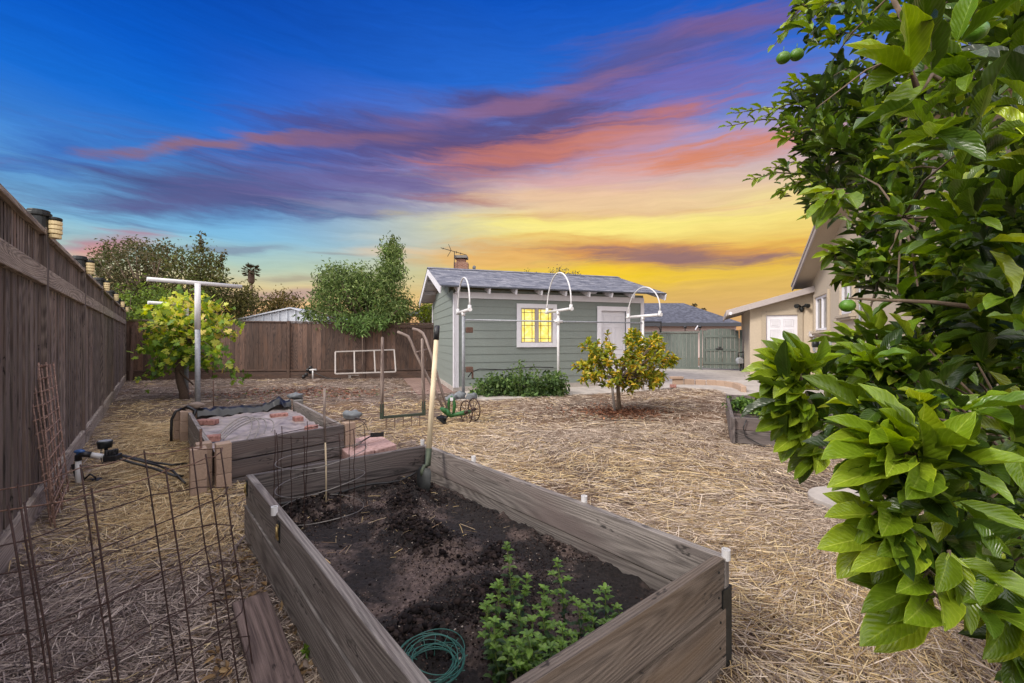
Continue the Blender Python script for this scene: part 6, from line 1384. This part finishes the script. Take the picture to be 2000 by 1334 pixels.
tb = MB(); tr = Vector((1.95, 1.55, 0)); tb.tube([tr-Vector((0, 0, .1)), tr+Vector((.02, .01, .3)), tr+Vector((-.02, .03, .7)), tr+Vector((0, 0, 1.0))], [.09, .075, .07, .06], 12); tb.build('trunk', M['bark'], t)
# skeleton: main limbs, then every spray joins the nearest limb point
lm = MB(); nodes = []
for k in range(16):
    an = 2.2+k*.33; r_ = random.uniform(.7, 1.2); e = Vector((CT[0]+r_*math.cos(an), CT[1]+r_*.9*math.sin(an), random.uniform(.5, 2.7))); a = tr+Vector((0, 0, random.uniform(.5, 1.0)))
    e.y = max(e.y, 1.0); e.x = max(e.x, (1740-CX)/F*e.y)
    pts = [lerp(a, e, s)+Vector((0, 0, .15*math.sin(s*3.1))) for s in np.linspace(0, 1, 7)]
    lm.tube(pts, [.032, .026, .021, .017, .013, .010, .007], 8); nodes += pts[2:]
lm.build('limbs', M['bark'], t)
nodes = [v for v in nodes if v.y > .8 and CX+F*v.x/v.y > 1740]
nodesA = np.array([tuple(v) for v in nodes])
for q_ in allt:
    d_ = np.linalg.norm(nodesA-q_, axis=1); k = int(d_.argmin())
    if d_[k] < .45 and random.random() < .22: a = Vector(nodesA[k]); e = Vector(q_); b.tube([a, lerp(a, e, .5)+Vector((0, 0, .03)), e], [.004, .003, .0018], 5)
b.tube([at(1905, 600, .95), at(1820, 590, .98), at(1720, 586, 1.0), at(1650, 582, 1.02)], [.006, .005, .004, .002], 6)
tag(b.build('twigs', M['bark'], t), kind='stuff')
for (x, y, Y, r_) in ((1655, 597, 1.0, .0155), (1530, 113, 1.85, .026), (1556, 107, 1.85, .026), (1905, 62, .9, .02)):
    c = at(x, y, Y); f_ = MB(); f_.blob(c, (r_*1.12, r_, r_*.95), 1, .06, 18, 12); f_.tube([c+Vector((0, 0, r_)), c+Vector((.003, 0, r_*1.9))], .0015, 5); f_.build('lime', M['lime'], t)

# ------------------------------------------------------------------ straw, chips, dead leaves
def clear(x, y):
    if inp(x, y, patio) or inp(x, y, brick_path): return False
    for bb_ in (bedF, bed2, bed3):
        if inp(x, y, bb_): return False
    r = Vector((x, y, 0))-f0
    return r.dot(fn) > .03 and y < 13.6+.0*x
T_STRAW = (np.array([(-.5, 0, 0), (.5, 0, 0), (-.5, .5, .03), (.5, .5, .03), (-.5, 1, 0), (.5, 1, 0)]), np.array([(0, 1, 3, 2), (2, 3, 5, 4)]), np.array([(0, 0), (1, 0), (0, .5), (1, .5), (0, 1), (1, 1)]))
def gzn(x, y): return gz(x, y)
def straw_zone(name, n, y0, y1, wmul, L0, L1, lab):
    # uniform over the visible ground wedge
    Y = np.sqrt(rng.uniform(y0*y0, y1*y1, n)); X = rng.uniform(-1.28, 1.28, n)*Y; 
    Pxy = np.stack([X, Y], 1); m = inpoly(X, Y, P2(patio)) | inpoly(X, Y, P2(brick_path))
    for bb_ in (bedF, bed2, bed3): m |= inpoly(X, Y, P2(bb_))
    rr_ = (X-f0.x)*fn.x+(Y-f0.y)*fn.y; m |= rr_ < .04; m |= Y > 13.2+.07*(X+12)
    rh = (X-J.x)*(-HU.x)+(Y-J.y)*(-HU.y); 
    Pxy = Pxy[~m]; 
    dens = np.array([noise.noise(Vector((x*.9, y*.9, 11)))+.6*noise.noise(Vector((x*3.1, y*3.1, 1))) for x, y in Pxy]); Pxy = Pxy[rng.random(len(Pxy)) < np.clip(.72+dens*.7, .25, 1)]
    n = len(Pxy); z = np.array([gz(x, y) for x, y in Pxy]); 
    flow = np.array([noise.noise(Vector((x*.7, y*.7, 21)))*3.2 for x, y in Pxy])+rng.normal(0, .75, n)
    D = np.stack([np.cos(flow), np.sin(flow), rng.normal(0, .10, n)], 1); Nn = norm(np.stack([rng.normal(0, .5, n), rng.normal(0, .5, n), np.ones(n)], 1))
    L = rng.uniform(L0, L1, n)*rng.choice([1, .5], n, p=[.6, .4]); P_ = np.stack([Pxy[:, 0], Pxy[:, 1], z+rng.uniform(.0, .028, n)], 1)-D*L[:, None]*.5; P_[:, 2] = np.maximum(P_[:, 2], z+.001)
    x, y = Pxy[:, 0], Pxy[:, 1]
    # where the newer golden straw lies and where it is old and grey
    gold_ = np.zeros(n)
    sf_ = (x-f0.x)*fn.x+(y-f0.y)*fn.y
    gold_ += np.exp(-((sf_-.7)/.62)**2)*np.clip((y-2.2)/.7, 0, 1)*np.clip((9.5-y)/2, 0, 1)*1.1
    gold_ += np.exp(-((y-7.0)/1.5)**2)*np.exp(-((x+1.6)/1.6)**2)
    gold_ += np.exp(-((y-4.2)/1.2)**2)*np.exp(-((x-.9)/1.6)**2)*.55+np.exp(-((y-2)/1.2)**2)*np.exp(-((x-1.4)/.8)**2)*.45
    nz_ = np.array([noise.noise(Vector((a*.8, c*.8, 31))) for a, c in Pxy]); gold_ = np.clip(gold_+nz_*.35, 0, 1)
    Cg = pick([(206, 182, 136), (186, 160, 116), (222, 202, 162), (158, 132, 96)], n, .14); Cb = pick([(154, 138, 128), (126, 110, 102), (184, 168, 156), (92, 80, 74)], n, .16); Ct = pick([(188, 170, 150), (164, 146, 128), (212, 196, 178), (130, 112, 98)], n, .15)
    u = rng.random(n)[:, None]; base = np.where(x[:, None] > -1.0, Ct, Cb); C = np.where(u < gold_[:, None], Cg, base)
    Wd = rng.uniform(.0022, .0055, n)*wmul
    o = place(name, T_STRAW, P_, D, Nn, L, Wd, C, M['straw']); tag(o, lab, 'straw', kind='stuff')
straw_zone('straw_mulch', 140000, 1.0, 3.2, .8, .08, .24, 'loose dry straw mulch on the ground around the nearest raised bed')
straw_zone('straw_mulch', 125000, 3.2, 6.5, 1.1, .09, .24, 'loose dry straw mulch around the middle of the yard')
straw_zone('straw_mulch', 100000, 6.5, 13.6, 1.8, .10, .26, 'dry straw mulch thinning out towards the shed and back fence')
# reddish bark chips
T_CHIP = (np.array([(-.5, 0, 0), (.5, .1, .05), (.4, 1, 0), (-.45, .9, .1)]), np.array([(0, 1, 2, 3)]), np.array([(0, 0), (1, 0), (1, 1), (0, 1)]))
n = 2600; a = rng.uniform(0, 6.28, n); r_ = np.abs(rng.normal(0, .5, n)); c = G(1210, 806); P_ = np.stack([c.x+r_*np.cos(a)*1.25, c.y+r_*np.sin(a)*.9, rng.uniform(.005, .03, n)], 1)
tag(place('bark_mulch', T_CHIP, P_, rdir(n)*np.array([1, 1, .2]), rdir(n, 2), rng.uniform(.02, .06, n), rng.uniform(.01, .03, n), pick([(122, 82, 62), (96, 66, 52), (146, 104, 78)], n), M['straw']), 'reddish bark chips scattered under the small lemon tree', 'bark chips', kind='stuff')
n = 1300; X = rng.normal(-4.8, 1.0, n); Y = rng.normal(9.9, .5, n); P_ = np.stack([X, Y, rng.uniform(.005, .035, n)], 1)
tag(place('bark_mulch', T_CHIP, P_, rdir(n)*np.array([1, 1, .2]), rdir(n, 2), rng.uniform(.03, .08, n), rng.uniform(.015, .035, n), pick([(136, 90, 72), (110, 74, 60), (156, 118, 96), (96, 104, 60)], n, .2, [.4, .3, .2, .1]), M['straw']), 'reddish dead leaf litter on the ground between vine and back fence', 'leaf litter', kind='stuff')
q2 = samp([(430, 1080), (500, 1060), (530, 1130), (640, 1334), (600, 1334), (520, 1170), (455, 1180), (400, 1250), (470, 1334), (420, 1334), (400, 1200)], 230); P_ = np.array([tuple(G(x, y, .02)) for x, y in q2]); n = len(P_)
P_[:, 2] += rng.uniform(0, .02, n)
tag(place('dead_leaves', T_MID, P_, rdir(n)*np.array([1, 1, .3]), rdir(n, 1.2), rng.uniform(.025, .055, n), rng.uniform(.010, .022, n), pick([(136, 110, 78), (160, 134, 98), (104, 86, 72), (134, 120, 108)], n), M['straw']), 'curled tan dead leaves beside the plank and raised bed', 'dead leaves', kind='stuff')
# dry stems and bits on the soil
n = 150; U_, V_ = rng.uniform(.03, .5, n), rng.uniform(.08, .92, n); P_ = np.array([tuple(bedp(U_[i], V_[i])+Vector((0, 0, soilz(U_[i], V_[i])+.006))) for i in range(n)])
tag(place('dry_stems', T_STRAW, P_, rdir(n)*np.array([1, 1, .12]), rdir(n, 2), rng.uniform(.02, .13, n)*rng.choice([1, .4], n), rng.uniform(.0015, .004, n), pick([(180, 160, 130), (150, 124, 98), (196, 170, 120)], n), M['straw']), 'thin dry stems lying on the dark compost', 'dry stems', kind='stuff')
